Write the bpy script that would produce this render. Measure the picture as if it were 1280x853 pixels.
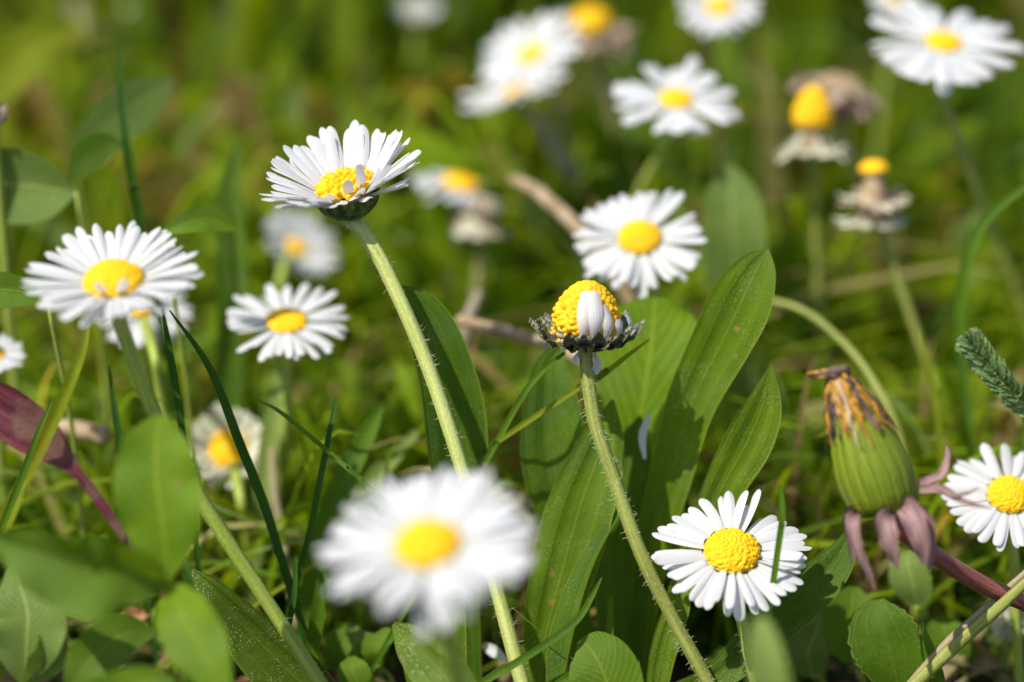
import bpy, math, random
import numpy as np
from mathutils import Vector, noise as mnoise

# ---------------------------------------------------------------- scene, camera, light
for o in list(bpy.data.objects):
    bpy.data.objects.remove(o)
SC = bpy.context.scene
S = 0.01                                   # everything below is written in centimetres
PITCH = math.radians(22)
FOCUS = 40.0
LENS, SENS = 100.0, 36.0
K = SENS / LENS
FWD = Vector((0, math.cos(PITCH), -math.sin(PITCH)))
UPV = Vector((0, math.sin(PITCH), math.cos(PITCH)))
RGT = Vector((1, 0, 0))
CAM = Vector((0, 0, 6.0)) - FWD * FOCUS
cam_data = bpy.data.cameras.new("camera")
cam_data.lens = LENS
cam_data.sensor_width = SENS
cam_data.clip_start = 0.01
cam_data.clip_end = 200
cam_data.dof.use_dof = True
cam_data.dof.focus_distance = FOCUS * S
cam_data.dof.aperture_fstop = 5.8
camera = bpy.data.objects.new("camera", cam_data)
SC.collection.objects.link(camera)
camera.location = CAM * S
camera.rotation_euler = (math.radians(90) - PITCH, 0, 0)
SC.camera = camera

SUN = Vector((-0.46, -0.32, 0.82)).normalized()      # towards the sun
world = bpy.data.worlds.new("World")
SC.world = world
world.use_nodes = True
wn = world.node_tree
sky = wn.nodes.new("ShaderNodeTexSky")
sky.sky_type = 'NISHITA'
sky.sun_disc = False
sky.sun_elevation = math.asin(SUN.z)
sky.sun_rotation = math.atan2(SUN.x, SUN.y)
bg = wn.nodes["Background"]
wn.links.new(sky.outputs[0], bg.inputs[0])
bg.inputs[1].default_value = 0.125
sun_d = bpy.data.lights.new("sun", 'SUN')
sun_d.energy = 4.9
sun_d.angle = math.radians(0.5)
sun_d.color = (1.0, 0.95, 0.86)
sun = bpy.data.objects.new("sun", sun_d)
SC.collection.objects.link(sun)
sun.rotation_euler = SUN.to_track_quat('Z', 'Y').to_euler()
SC.view_settings.view_transform = 'Standard'
SC.view_settings.look = 'None'
SC.view_settings.exposure = 0.40
SC.view_settings.gamma = 1.0
SC.view_settings.use_curve_mapping = False
SC.cycles.max_bounces = 8
SC.cycles.transparent_max_bounces = 4

# ---------------------------------------------------------------- geometry helpers
def far(d):
    return d if d <= 40 else 40 + (d - 40) * 0.74

def P(px, py, d):
    """the point seen at pixel (px, py) of the photograph, at nominal distance d"""
    d = far(d)
    return CAM + FWD * d + RGT * ((px - 640) / 1280 * K * d) + UPV * ((426.5 - py) / 1280 * K * d)

def proj(p):
    v = p - CAM
    d = v.dot(FWD)
    return 640 + v.dot(RGT) / (K * d) * 1280, 426.5 - v.dot(UPV) / (K * d) * 1280, d

def pxs(d):
    return K * d / 1280                    # centimetres per pixel at depth d

def cr(vals, n):
    """Catmull-Rom resampling of a list of vectors / floats to n samples"""
    m = len(vals)
    if m == 2:
        return [vals[0] + (vals[1] - vals[0]) * (i / (n - 1)) for i in range(n)]
    out = []
    for i in range(n):
        t = i / (n - 1) * (m - 1)
        k = min(int(t), m - 2)
        f = t - k
        p1, p2 = vals[k], vals[k + 1]
        p0 = vals[k - 1] if k > 0 else p1 + (p1 - p2)
        p3 = vals[k + 2] if k + 2 < m else p2 + (p2 - p1)
        out.append(0.5 * ((2 * p1) + (p2 - p0) * f + (2 * p0 - 5 * p1 + 4 * p2 - p3) * f * f
                          + (3 * p1 - p0 - 3 * p2 + p3) * f ** 3))
    return out

class MB:
    def __init__(self):
        self.v, self.f, self.uv, self.c = [], [], [], []

    def grid(self, rows, uvs, col=(1, 1, 1), close=False):
        b = len(self.v)
        n = len(rows[0])
        for r, ur in zip(rows, uvs):
            self.v += r
            self.uv += ur
            self.c += [col] * n
        for i in range(len(rows) - 1):
            for j in range(n if close else n - 1):
                j2 = (j + 1) % n
                self.f.append((b + i * n + j, b + i * n + j2, b + (i + 1) * n + j2, b + (i + 1) * n + j))

    def ribbon(self, pts, widths, side=None, roll=0.0, fold=0.0, cup=0.0, n=16, na=4, wave=0.0, wfreq=3.0,
               twist=0.0, col=(1, 1, 1), seed=0.0, edge=0.0, raw=False, ribs=0.0):
        """a blade along pts; widths are full widths in cm; roll turns it about its own length"""
        c = pts if raw else cr(pts, n)
        w = widths if raw else [max(0.0, x) for x in cr([float(x) for x in widths], n)]
        n = len(c)
        rows, uvs = [], []
        for i in range(n):
            a = c[max(0, i - 1)]
            b2 = c[min(n - 1, i + 1)]
            t = (b2 - a).normalized()
            s = side if side is not None else t.cross(CAM - c[i])
            s = (s - t * s.dot(t))
            if s.length < 1e-6:
                s = t.orthogonal()
            s.normalize()
            nn = s.cross(t).normalized()
            r = roll + twist * (i / (n - 1))
            s2 = s * math.cos(r) + nn * math.sin(r)
            n2 = nn * math.cos(r) - s * math.sin(r)
            row, ur = [], []
            for j in range(na + 1):
                u = j / na * 2 - 1
                hw = w[i] * 0.5
                e = 1.0
                if edge and abs(u) > 0.99:
                    e = 1 + edge * math.sin(i * 2.3 + seed * 7 + u * 2)
                off = fold * abs(u) * hw + cup * u * u * hw
                if ribs: off += ribs * hw * math.cos(abs(u) * math.pi * 3.4)
                off += wave * hw * u * u * math.sin(wfreq * 2 * math.pi * i / (n - 1) + seed + (2.1 if u > 0 else 0))
                row.append(c[i] + s2 * (u * hw * e) + n2 * off)
                ur.append(((u + 1) / 2, i / (n - 1)))
            rows.append(row)
            uvs.append(ur)
        self.grid(rows, uvs, col)

    def tube(self, pts, radii, n=16, k=8, col=(1, 1, 1), cap=True, bump=0.0, raw=False):
        c = pts if raw else cr(pts, n)
        w = radii if raw else cr([float(x) for x in radii], n)
        n = len(c)
        rows, uvs = [], []
        s = None
        for i in range(n):
            t = (c[min(n - 1, i + 1)] - c[max(0, i - 1)]).normalized()
            if s is None:
                s = t.orthogonal().normalized()
            s = (s - t * s.dot(t)).normalized()
            q = t.cross(s)
            row, ur = [], []
            for j in range(k):
                a = 2 * math.pi * j / k
                rr = w[i] * (1 + (bump * mnoise.noise(Vector((j * 1.7, i * 0.37, 3))) if bump else 0))
                row.append(c[i] + (s * math.cos(a) + q * math.sin(a)) * rr)
                ur.append((j / k, i / (n - 1)))
            rows.append(row)
            uvs.append(ur)
        b = len(self.v)
        self.grid(rows, uvs, col, close=True)
        if cap:
            self.f.append(tuple(b + (n - 1) * k + j for j in range(k)))

    def build(self, name, mat, parent=None, loc=None, smooth=True):
        base = Vector(loc) if loc is not None else Vector((0, 0, 0))
        me = bpy.data.meshes.new(name)
        me.from_pydata([((v - base) * S)[:] for v in self.v], [], self.f)
        uvl = me.uv_layers.new(name="UVMap")
        li = np.zeros(len(me.loops), dtype=np.int32)
        me.loops.foreach_get("vertex_index", li)
        uva = np.array(self.uv, dtype=np.float32)[li]
        uvl.data.foreach_set("uv", uva.ravel())
        ca = me.color_attributes.new("Col", 'FLOAT_COLOR', 'POINT')
        cc = np.ones((len(self.v), 4), dtype=np.float32)
        cc[:, :3] = np.array(self.c, dtype=np.float32)
        ca.data.foreach_set("color", cc.ravel())
        if smooth:
            me.polygons.foreach_set("use_smooth", [True] * len(me.polygons))
        me.materials.append(mat)
        o = bpy.data.objects.new(name, me)
        SC.collection.objects.link(o)
        if parent is not None:
            o.parent = parent
        else:
            o.location = base * S
        return o

def tag(o, label=None, cat=None, group=None, kind=None):
    if label: o["label"] = label
    if cat: o["category"] = cat
    if group: o["group"] = group
    if kind: o["kind"] = kind
    return o

def thing(name, base, label, cat, group=None):
    o = bpy.data.objects.new(name, None)
    SC.collection.objects.link(o)
    o.location = base * S
    o.empty_display_size = 0.005
    return tag(o, label, cat, group)

# ---------------------------------------------------------------- materials
def mat_new(name):
    m = bpy.data.materials.new(name)
    m.use_nodes = True
    nt = m.node_tree
    nt.nodes.clear()
    return m, nt

class NT:
    """a thin wrapper for writing node graphs"""
    def __init__(self, nt): self.nt = nt
    def n(self, t, **kw):
        x = self.nt.nodes.new(t)
        for k, v in kw.items(): setattr(x, k, v)
        return x
    def lk(self, a, b): self.nt.links.new(a, b)
    def put(self, sock, v):
        if hasattr(v, "links") or isinstance(v, bpy.types.NodeSocket): self.lk(v, sock)
        else: sock.default_value = v
    def math(self, op, a, b=0.0, c=None):
        x = self.n("ShaderNodeMath", operation=op)
        self.put(x.inputs[0], a); self.put(x.inputs[1], b)
        if c is not None: self.put(x.inputs[2], c)
        return x.outputs[0]
    def mix(self, f, a, b, mode='MIX'):
        x = self.n("ShaderNodeMix", data_type='RGBA', blend_type=mode)
        self.put(x.inputs[0], f)
        self.put(x.inputs[6], a if not isinstance(a, tuple) else (*a, 1))
        self.put(x.inputs[7], b if not isinstance(b, tuple) else (*b, 1))
        return x.outputs[2]
    def noise(self, scale, detail=3, vec=None, rough=0.5):
        x = self.n("ShaderNodeTexNoise")
        x.inputs["Scale"].default_value = scale * 100
        x.inputs["Detail"].default_value = detail
        x.inputs["Roughness"].default_value = rough
        if vec is None:
            vec = self.n("ShaderNodeTexCoord").outputs["Object"]
        self.lk(vec, x.inputs["Vector"])
        return x.outputs[0]
    def ramp(self, v, lo, hi):
        x = self.n("ShaderNodeMapRange")
        self.put(x.inputs[0], v)
        x.inputs[1].default_value, x.inputs[2].default_value = lo, hi
        return x.outputs[0]
    def bump(self, h, strength=0.5, dist=0.02):
        x = self.n("ShaderNodeBump")
        x.inputs["Strength"].default_value = strength
        x.inputs["Distance"].default_value = dist * S
        self.lk(h, x.inputs["Height"])
        return x.outputs[0]
    def finish(self, col, rough=0.5, trans=0.0, tcol=None, normal=None, spec=0.5):
        p = self.n("ShaderNodeBsdfPrincipled")
        self.put(p.inputs["Base Color"], col if not isinstance(col, tuple) else (*col, 1))
        self.put(p.inputs["Roughness"], rough)
        p.inputs["Specular IOR Level"].default_value = spec
        if normal is not None: self.lk(normal, p.inputs["Normal"])
        out = self.n("ShaderNodeOutputMaterial")
        if trans > 0:
            t = self.n("ShaderNodeBsdfTranslucent")
            tc = tcol if tcol is not None else col
            self.put(t.inputs["Color"], tc if not isinstance(tc, tuple) else (*tc, 1))
            if normal is not None: self.lk(normal, t.inputs["Normal"])
            mx = self.n("ShaderNodeMixShader")
            mx.inputs[0].default_value = trans
            self.lk(p.outputs[0], mx.inputs[1]); self.lk(t.outputs[0], mx.inputs[2])
            self.lk(mx.outputs[0], out.inputs[0])
        else:
            self.lk(p.outputs[0], out.inputs[0])

def leaf_mat(name, c1, c2, vein, kind="parallel", nv=4, trans=0.5, rough=0.42, speck=0.0, spots=0.0, tgain=2.1,
             vstr=0.5, edgecol=None, spec=0.16):
    m, nt = mat_new(name)
    g = NT(nt)
    uv = g.n("ShaderNodeUVMap").outputs[0]
    sp = g.n("ShaderNodeSeparateXYZ"); g.lk(uv, sp.inputs[0])
    u, v = sp.outputs[0], sp.outputs[1]
    info = g.n("ShaderNodeObjectInfo").outputs["Random"]
    au = g.math('ABSOLUTE', g.math('SUBTRACT', u, 0.5))
    mid = g.math('SUBTRACT', 1.0, g.ramp(au, 0.0, 0.035))
    if kind == "parallel":
        w = g.math('PINGPONG', g.math('MULTIPLY', au, nv), 0.5)      # crests at 0
        side = g.math('SUBTRACT', 1.0, g.ramp(w, 0.0, 0.14))
    else:
        w = g.math('PINGPONG', g.math('SUBTRACT', g.math('MULTIPLY', v, nv * 2.0), g.math('MULTIPLY', au, nv * 1.4)), 0.5)
        side = g.math('MULTIPLY', g.math('SUBTRACT', 1.0, g.ramp(w, 0.0, 0.2)), 0.95)
    veins = g.math('MAXIMUM', mid, g.math('MULTIPLY', side, 0.6))
    big = g.noise(1.6, 3)
    col = g.mix(g.ramp(big, 0.35, 0.68), c1, c2)
    fine = g.noise(22, 4, rough=0.7)
    col = g.mix(g.math('MULTIPLY', g.ramp(fine, 0.35, 0.75), 0.35), col, c2)
    dark = g.mix(0.5, c1, (c1[0] * .5, c1[1] * .55, c1[2] * .5))
    col = g.mix(g.math('MULTIPLY', info, 0.35), col, dark)
    # faint blotches of a cooler, paler tone (bloom and dust on the cuticle)
    col = g.mix(g.math('MULTIPLY', g.ramp(g.noise(0.9, 4), 0.52, 0.75), 0.25), col, (c2[0] * 1.2, c2[1] * 1.1, c2[1] * 0.45))
    col = g.mix(g.math('MULTIPLY', veins, vstr), col, vein)
    if edgecol:
        col = g.mix(g.ramp(au, 0.47, 0.497), col, edgecol)
    if speck:
        vo = g.n("ShaderNodeTexVoronoi"); vo.inputs["Scale"].default_value = 30 * 100
        g.lk(g.n("ShaderNodeTexCoord").outputs["Object"], vo.inputs["Vector"])
        d = g.math('SUBTRACT', 1.0, g.ramp(vo.outputs["Distance"], 0.12, 0.30))
        sel = g.ramp(g.noise(2.5, 2), 0.45, 0.62)
        col = g.mix(g.math('MULTIPLY', g.math('MULTIPLY', d, sel), speck), col, (0.55, 0.6, 0.38))
    if spots:
        vo = g.n("ShaderNodeTexVoronoi"); vo.inputs["Scale"].default_value = 1.5 * 100
        g.lk(g.n("ShaderNodeTexCoord").outputs["Object"], vo.inputs["Vector"])
        d = g.math('SUBTRACT', 1.0, g.ramp(vo.outputs["Distance"], 0.05, 0.10))
        col = g.mix(g.math('MULTIPLY', d, spots), col, (0.35, 0.22, 0.08))
    h = g.math('ADD', g.math('MULTIPLY', veins, 0.7), g.math('MULTIPLY', fine, 0.9))
    h = g.math('ADD', h, g.math('MULTIPLY', g.noise(7, 2), 0.8))
    nrm = g.bump(h, 0.55, 0.022)
    tc = g.mix(1.0, col, (tgain * 1.15, tgain, tgain * 0.35), 'MULTIPLY')
    g.finish(col, g.math('ADD', rough, g.math('MULTIPLY', fine, 0.2)), trans, tc, nrm, spec)
    return m

def attr_mat(name, trans=0.5, rough=0.55, tgain=2.0, spec=0.1):
    """base colour from each blade's own colour"""
    m, nt = mat_new(name)
    g = NT(nt)
    a = g.n("ShaderNodeVertexColor", layer_name="Col")
    uv = g.n("ShaderNodeUVMap").outputs[0]
    sp = g.n("ShaderNodeSeparateXYZ"); g.lk(uv, sp.inputs[0])
    rid = g.math('PINGPONG', g.math('MULTIPLY', sp.outputs[0], 6.0), 0.5)
    nz = g.noise(3, 3)
    col = g.mix(g.math('MULTIPLY', nz, 0.5), a.outputs[0], (0.02, 0.05, 0.005))
    col = g.mix(g.math('MULTIPLY', g.ramp(rid, 0.0, 0.5), 0.25), col, (0.18, 0.24, 0.015))
    nrm = g.bump(g.math('ADD', rid, nz), 0.4, 0.02)
    tc = g.mix(1.0, col, (tgain * 1.15, tgain, tgain * 0.3), 'MULTIPLY')
    g.finish(col, rough, trans, tc, nrm, spec)
    return m

def stem_mat(name, c1, c2, trans=0.0, rough=0.5):
    m, nt = mat_new(name)
    g = NT(nt)
    uv = g.n("ShaderNodeUVMap").outputs[0]
    mp = g.n("ShaderNodeMapping"); mp.inputs["Scale"].default_value = (2.2, 0.9, 1)
    g.lk(uv, mp.inputs[0])
    x = g.n("ShaderNodeTexNoise"); x.inputs["Scale"].default_value = 9; x.inputs["Detail"].default_value = 5
    g.lk(mp.outputs[0], x.inputs["Vector"])
    fine = g.noise(20, 4, rough=0.7)
    col = g.mix(g.ramp(x.outputs[0], 0.35, 0.65), c1, c2)
    col = g.mix(g.math('MULTIPLY', g.ramp(fine, 0.5, 0.75), 0.4), col, (min(1, c2[0] * 1.5), min(1, c2[1] * 1.45), c2[2] * 1.9))
    nrm = g.bump(g.math('ADD', fine, x.outputs[0]), 0.6, 0.02)
    g.finish(col, rough, trans, None, nrm, 0.4)
    return m

def petal_mat(name, c=(0.74, 0.74, 0.745), trans=0.44, pink=0.0, pinkcol=(0.55, 0.18, 0.3)):
    m, nt = mat_new(name)
    g = NT(nt)
    uv = g.n("ShaderNodeUVMap").outputs[0]
    sp = g.n("ShaderNodeSeparateXYZ"); g.lk(uv, sp.inputs[0])
    u, v = sp.outputs[0], sp.outputs[1]
    rid = g.math('PINGPONG', g.math('MULTIPLY', u, 5.0), 0.5)
    nz = g.noise(6, 3)
    col = g.mix(g.math('MULTIPLY', g.ramp(nz, 0.4, 0.7), 0.25), c, (c[0] * 0.9, c[1] * 0.9, c[2] * 0.93))
    col = g.mix(g.math('MULTIPLY', g.math('SUBTRACT', 1.0, g.ramp(v, 0.0, 0.3)), 0.35), col, (0.72, 0.76, 0.42))
    if pink:
        col = g.mix(g.math('MULTIPLY', g.ramp(v, 0.72, 1.0), pink), col, pinkcol)
    nrm = g.bump(g.math('ADD', rid, g.math('MULTIPLY', nz, 0.3)), 0.35, 0.02)
    g.finish(col, 0.55, trans, c, nrm, 0.25)
    return m

def disc_mat(name, c1=(0.90, 0.55, 0.006), c2=(0.84, 0.43, 0.004)):
    m, nt = mat_new(name)
    g = NT(nt)
    uv = g.n("ShaderNodeUVMap").outputs[0]
    sp = g.n("ShaderNodeSeparateXYZ"); g.lk(uv, sp.inputs[0])
    nz = g.noise(9, 3)
    col = g.mix(g.ramp(nz, 0.35, 0.65), c1, c2)
    # opened florets towards the rim are a lighter lemon, the closed ones in the middle deeper
    col = g.mix(g.math('MULTIPLY', g.ramp(sp.outputs[1], 0.45, 1.0), 0.35), col, (0.93, 0.60, 0.02))
    col = g.mix(g.math('MULTIPLY', g.math('SUBTRACT', 1.0, g.ramp(sp.outputs[1], 0.0, 0.4)), 0.45), col, (0.70, 0.56, 0.02))
    g.finish(col, 0.6, 0.15, (1.0, 0.6, 0.01), g.bump(g.noise(30, 2), 0.3, 0.02), 0.25)
    return m

def mottled(name, c1, c2, scale=4, rough=0.7, trans=0.0, bump=0.5, lo=0.4, hi=0.6, stretch=None, c3=None):
    m, nt = mat_new(name)
    g = NT(nt)
    vec = None
    if stretch:
        mp = g.n("ShaderNodeMapping"); mp.inputs["Scale"].default_value = (stretch[0] / 100, stretch[1] / 100, 1)
        g.lk(g.n("ShaderNodeUVMap").outputs[0], mp.inputs[0]); vec = mp.outputs[0]
        nz = g.noise(1.0, 4, vec)
    else:
        nz = g.noise(scale, 4)
    col = g.mix(g.ramp(nz, lo, hi), c1, c2)
    if c3:
        col = g.mix(g.ramp(g.noise(scale * 1.7, 3), 0.52, 0.62), col, c3)
    g.finish(col, rough, trans, None, g.bump(g.math('ADD', nz, g.noise(25, 2)), bump, 0.03), 0.3)
    return m

M = {
    'petal': petal_mat("daisy petal white"),
    'petal_pink': petal_mat("daisy petal white with pink tip", pink=0.25),
    'petal_cream': petal_mat("ageing petal cream", (0.62, 0.60, 0.46), 0.25),
    'petal_dry': petal_mat("dried petal", (0.42, 0.33, 0.24), 0.25, 0.5, (0.4, 0.2, 0.2)),
    'disc': disc_mat("daisy disc yellow"),
    'disc_old': disc_mat("old disc yellow", (0.90, 0.56, 0.012), (0.80, 0.40, 0.006)),
    'stem': stem_mat("daisy stem", (0.22, 0.28, 0.03), (0.33, 0.40, 0.07)),
    'stem_pale': stem_mat("pale daisy stem", (0.34, 0.39, 0.07), (0.50, 0.53, 0.18)),
    'stem_olive': stem_mat("olive daisy stem", (0.18, 0.20, 0.03), (0.29, 0.32, 0.07)),
    'stem_red': stem_mat("red dandelion stem", (0.17, 0.035, 0.03), (0.30, 0.10, 0.075), rough=0.35),
    'stem_brown': stem_mat("brown stem", (0.21, 0.17, 0.08), (0.30, 0.26, 0.13)),
    'hair': mottled("pale plant hair", (0.5, 0.55, 0.35), (0.65, 0.68, 0.5), 9, 0.5, 0.4),
    'calyx': mottled("calyx green", (0.025, 0.045, 0.012), (0.10, 0.15, 0.03), 9, 0.6, lo=0.42, hi=0.58),
    'bract_dark': mottled("dark bract", (0.04, 0.045, 0.018), (0.13, 0.13, 0.06), 12, 0.6, c3=(0.22, 0.21, 0.17)),
    'bract_pink': mottled("dry pink bract", (0.17, 0.08, 0.075), (0.42, 0.27, 0.25), 1, 0.5, 0.2, stretch=(9, 1.5)),
    'bract_green': mottled("dandelion bract green", (0.05, 0.085, 0.012), (0.30, 0.38, 0.014), 1, 0.42, 0.15, stretch=(7, 0.8)),
    'floret_orange': mottled("withered floret orange", (0.07, 0.03, 0.02), (0.85, 0.42, 0.015), 1, 0.6, 0.15, stretch=(5, 2.2), lo=0.46, hi=0.56),
    'floret_dark': mottled("withered floret dark", (0.03, 0.018, 0.015), (0.13, 0.08, 0.06), 6, 0.7),
    'dry': mottled("dry straw", (0.32, 0.22, 0.12), (0.50, 0.38, 0.24), 3, 0.7, 0.15),
    'drygrey': mottled("dry grey straw", (0.24, 0.19, 0.13), (0.36, 0.31, 0.22), 3, 0.7, 0.15),
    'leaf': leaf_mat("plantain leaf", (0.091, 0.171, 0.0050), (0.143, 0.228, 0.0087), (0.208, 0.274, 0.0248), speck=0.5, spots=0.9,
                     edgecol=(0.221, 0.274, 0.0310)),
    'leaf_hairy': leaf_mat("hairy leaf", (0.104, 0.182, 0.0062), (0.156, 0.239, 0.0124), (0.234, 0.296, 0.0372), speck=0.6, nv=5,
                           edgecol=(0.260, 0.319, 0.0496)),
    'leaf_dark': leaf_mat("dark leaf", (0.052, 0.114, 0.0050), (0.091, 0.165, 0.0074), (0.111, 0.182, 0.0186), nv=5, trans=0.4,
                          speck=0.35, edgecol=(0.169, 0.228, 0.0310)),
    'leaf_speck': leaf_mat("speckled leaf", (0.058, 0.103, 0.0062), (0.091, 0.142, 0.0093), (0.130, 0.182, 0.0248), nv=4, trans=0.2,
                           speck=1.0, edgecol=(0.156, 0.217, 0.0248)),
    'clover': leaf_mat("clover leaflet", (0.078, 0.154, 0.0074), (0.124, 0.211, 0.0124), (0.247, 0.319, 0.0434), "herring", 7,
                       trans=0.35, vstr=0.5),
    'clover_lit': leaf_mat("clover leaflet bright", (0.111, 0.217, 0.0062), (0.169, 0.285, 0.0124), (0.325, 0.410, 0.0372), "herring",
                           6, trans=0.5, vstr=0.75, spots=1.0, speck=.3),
    'clover_grey': leaf_mat("clover leaflet grey", (0.091, 0.160, 0.0279), (0.156, 0.228, 0.0465), (0.364, 0.410, 0.1178), "herring",
                            8, trans=0.25, vstr=0.6, speck=0.5),
    'blade': leaf_mat("grass blade", (0.058, 0.137, 0.0062), (0.104, 0.194, 0.0093), (0.156, 0.239, 0.0248), nv=6, trans=0.4),
    'blade_dark': leaf_mat("dark grass blade", (0.023, 0.074, 0.0062), (0.046, 0.114, 0.0093), (0.065, 0.137, 0.0186), nv=6, trans=0.2),
    'blade_yellow': leaf_mat("yellow grass blade", (0.169, 0.217, 0.0074), (0.286, 0.319, 0.0186), (0.364, 0.365, 0.0496), nv=6, trans=0.45),
    'blade_grey': leaf_mat("grey grass blade", (0.169, 0.239, 0.0496), (0.221, 0.296, 0.0744), (0.260, 0.342, 0.0930), nv=6, trans=0.3),
    'leaf_red': mottled("reddened leaf", (0.10, 0.018, 0.028), (0.22, 0.06, 0.07), 1, 0.5, 0.2, stretch=(8, 1.5), c3=(0.20, 0.10, 0.08)),
    'yarrow': mottled("feathery leaf", (0.16, 0.26, 0.06), (0.28, 0.40, 0.15), 6, 0.6, 0.25, c3=(0.2, 0.27, 0.15)),
    'dead_orange': mottled("orange dead leaf", (0.30, 0.12, 0.05), (0.50, 0.25, 0.12), 4, 0.7, 0.2),
    'soil': mottled("soil", (0.045, 0.028, 0.014), (0.02, 0.013, 0.008), 0.6, 0.95, bump=1.0, c3=(0.035, 0.05, 0.015)),
    'grass': attr_mat("grass blades"),
    'litter': mottled("dead leaf litter", (0.14, 0.085, 0.045), (0.30, 0.2, 0.12), 3, 0.8, 0.1),
    'straw': attr_mat("straw blades", 0.2, 0.7, 1.0, 0.2),
}

# ---------------------------------------------------------------- ground
g = MB()
N = 60
rows, uvs = [], []
def gc(i):                                              # fine in the middle, out to the horizon at the rim
    t = i / N * 2 - 1
    return (abs(t) ** 5 * 15000 + abs(t) * 60) * (1 if t > 0 else -1)
for i in range(N + 1):
    rows.append([]); uvs.append([])
    for j in range(N + 1):
        x, y = gc(j), gc(i)
        rows[-1].append(Vector((x, y, 0.25 * mnoise.noise(Vector((x * .3, y * .3, 0))) - 0.1)))
        uvs[-1].append((x, y))
g.grid(rows, uvs)
tag(g.build("ground", M['soil']), kind="structure")

# ---------------------------------------------------------------- daisies
DISCS = {}
def disc_mesh(kind):
    """a domed disc of florets packed in a phyllotactic spiral, unit radius, one connected surface"""
    if kind in DISCS: return DISCS[kind]
    rnd = random.Random(hash(kind) % 1000 if False else len(DISCS) + 5)
    tall = {'flat': 0.36, 'dome': 0.55, 'cone': 1.25, 'rough': 0.42}[kind]
    nf = {'flat': 190, 'dome': 330, 'cone': 250, 'rough': 120}[kind]
    def surf(t, a):                                     # t 0 centre .. 1 rim
        if kind == 'cone':
            ang = t * math.radians(112)
            r = math.sin(ang) * (1 - .24 * max(0, math.cos(ang)))
            return Vector((r * math.cos(a), r * math.sin(a), tall * (math.cos(ang)) + 0.28 * tall))
        ang = t * math.radians(96)
        r = math.sin(min(ang, math.pi / 2))
        return Vector((r * math.cos(a), r * math.sin(a), tall * math.cos(ang)))
    ss, st = [], []
    for i in range(nf):
        t = math.sqrt((i + 0.5) / nf) if kind != 'cone' else (i + .5) / nf * 0.45 + 0.55 * math.sqrt((i + 0.5) / nf)
        a = i * 2.39996 + rnd.uniform(-.16, .16) * (1 if t > .3 else .3)
        t = min(1, t + rnd.uniform(-.014, .014))
        ss.append(surf(t, a)[:]); st.append(t)
    ss = np.array(ss); st = np.array(st)
    hh = np.array([rnd.uniform(.75, 1.25) * (1 if t < 0.55 or kind == 'cone' else rnd.uniform(.8, 1.5)) for t in st])
    nt_, na_ = (76, 150) if kind != 'flat' else (60, 120)
    sp = 1.55 / math.sqrt(nf) * (1.0 if kind != 'cone' else 1.5)
    verts, faces, uv = [], [], []
    for i in range(nt_ + 1):
        t = i / nt_
        for j in range(na_):
            a = 2 * math.pi * j / na_
            p = surf(max(t, 1e-3), a)
            d2 = ((ss - np.array(p[:])) ** 2).sum(1)
            k = int(d2.argmin())
            q = max(0.0, 1 - d2[k] / (sp * sp * 0.75))
            nrm = Vector((p.x, p.y, (p.z - (0.28 * tall if kind == 'cone' else 0)) / (tall * tall) + 0.02)).normalized()
            amp = {'flat': .07, 'dome': .065, 'cone': .12, 'rough': .20}[kind]
            p = p + nrm * (amp * hh[k] * math.sqrt(q))
            verts.append(p)
            uv.append((j / na_, t))
    for i in range(nt_):
        for j in range(na_):
            j2 = (j + 1) % na_
            faces.append((i * na_ + j, (i + 1) * na_ + j, (i + 1) * na_ + j2, i * na_ + j2))
    DISCS[kind] = (verts, faces, uv)
    return DISCS[kind]

HEADS = []          # (px, py, r, d): what the meadow grass must not grow across

def frame_of(nc):
    """head axes from a normal given in camera terms (right, up, towards the camera)"""
    n = (RGT * nc[0] + UPV * nc[1] - FWD * nc[2]).normalized()
    x = (RGT - n * RGT.dot(n)).normalized()
    return x, n.cross(x), n

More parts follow.
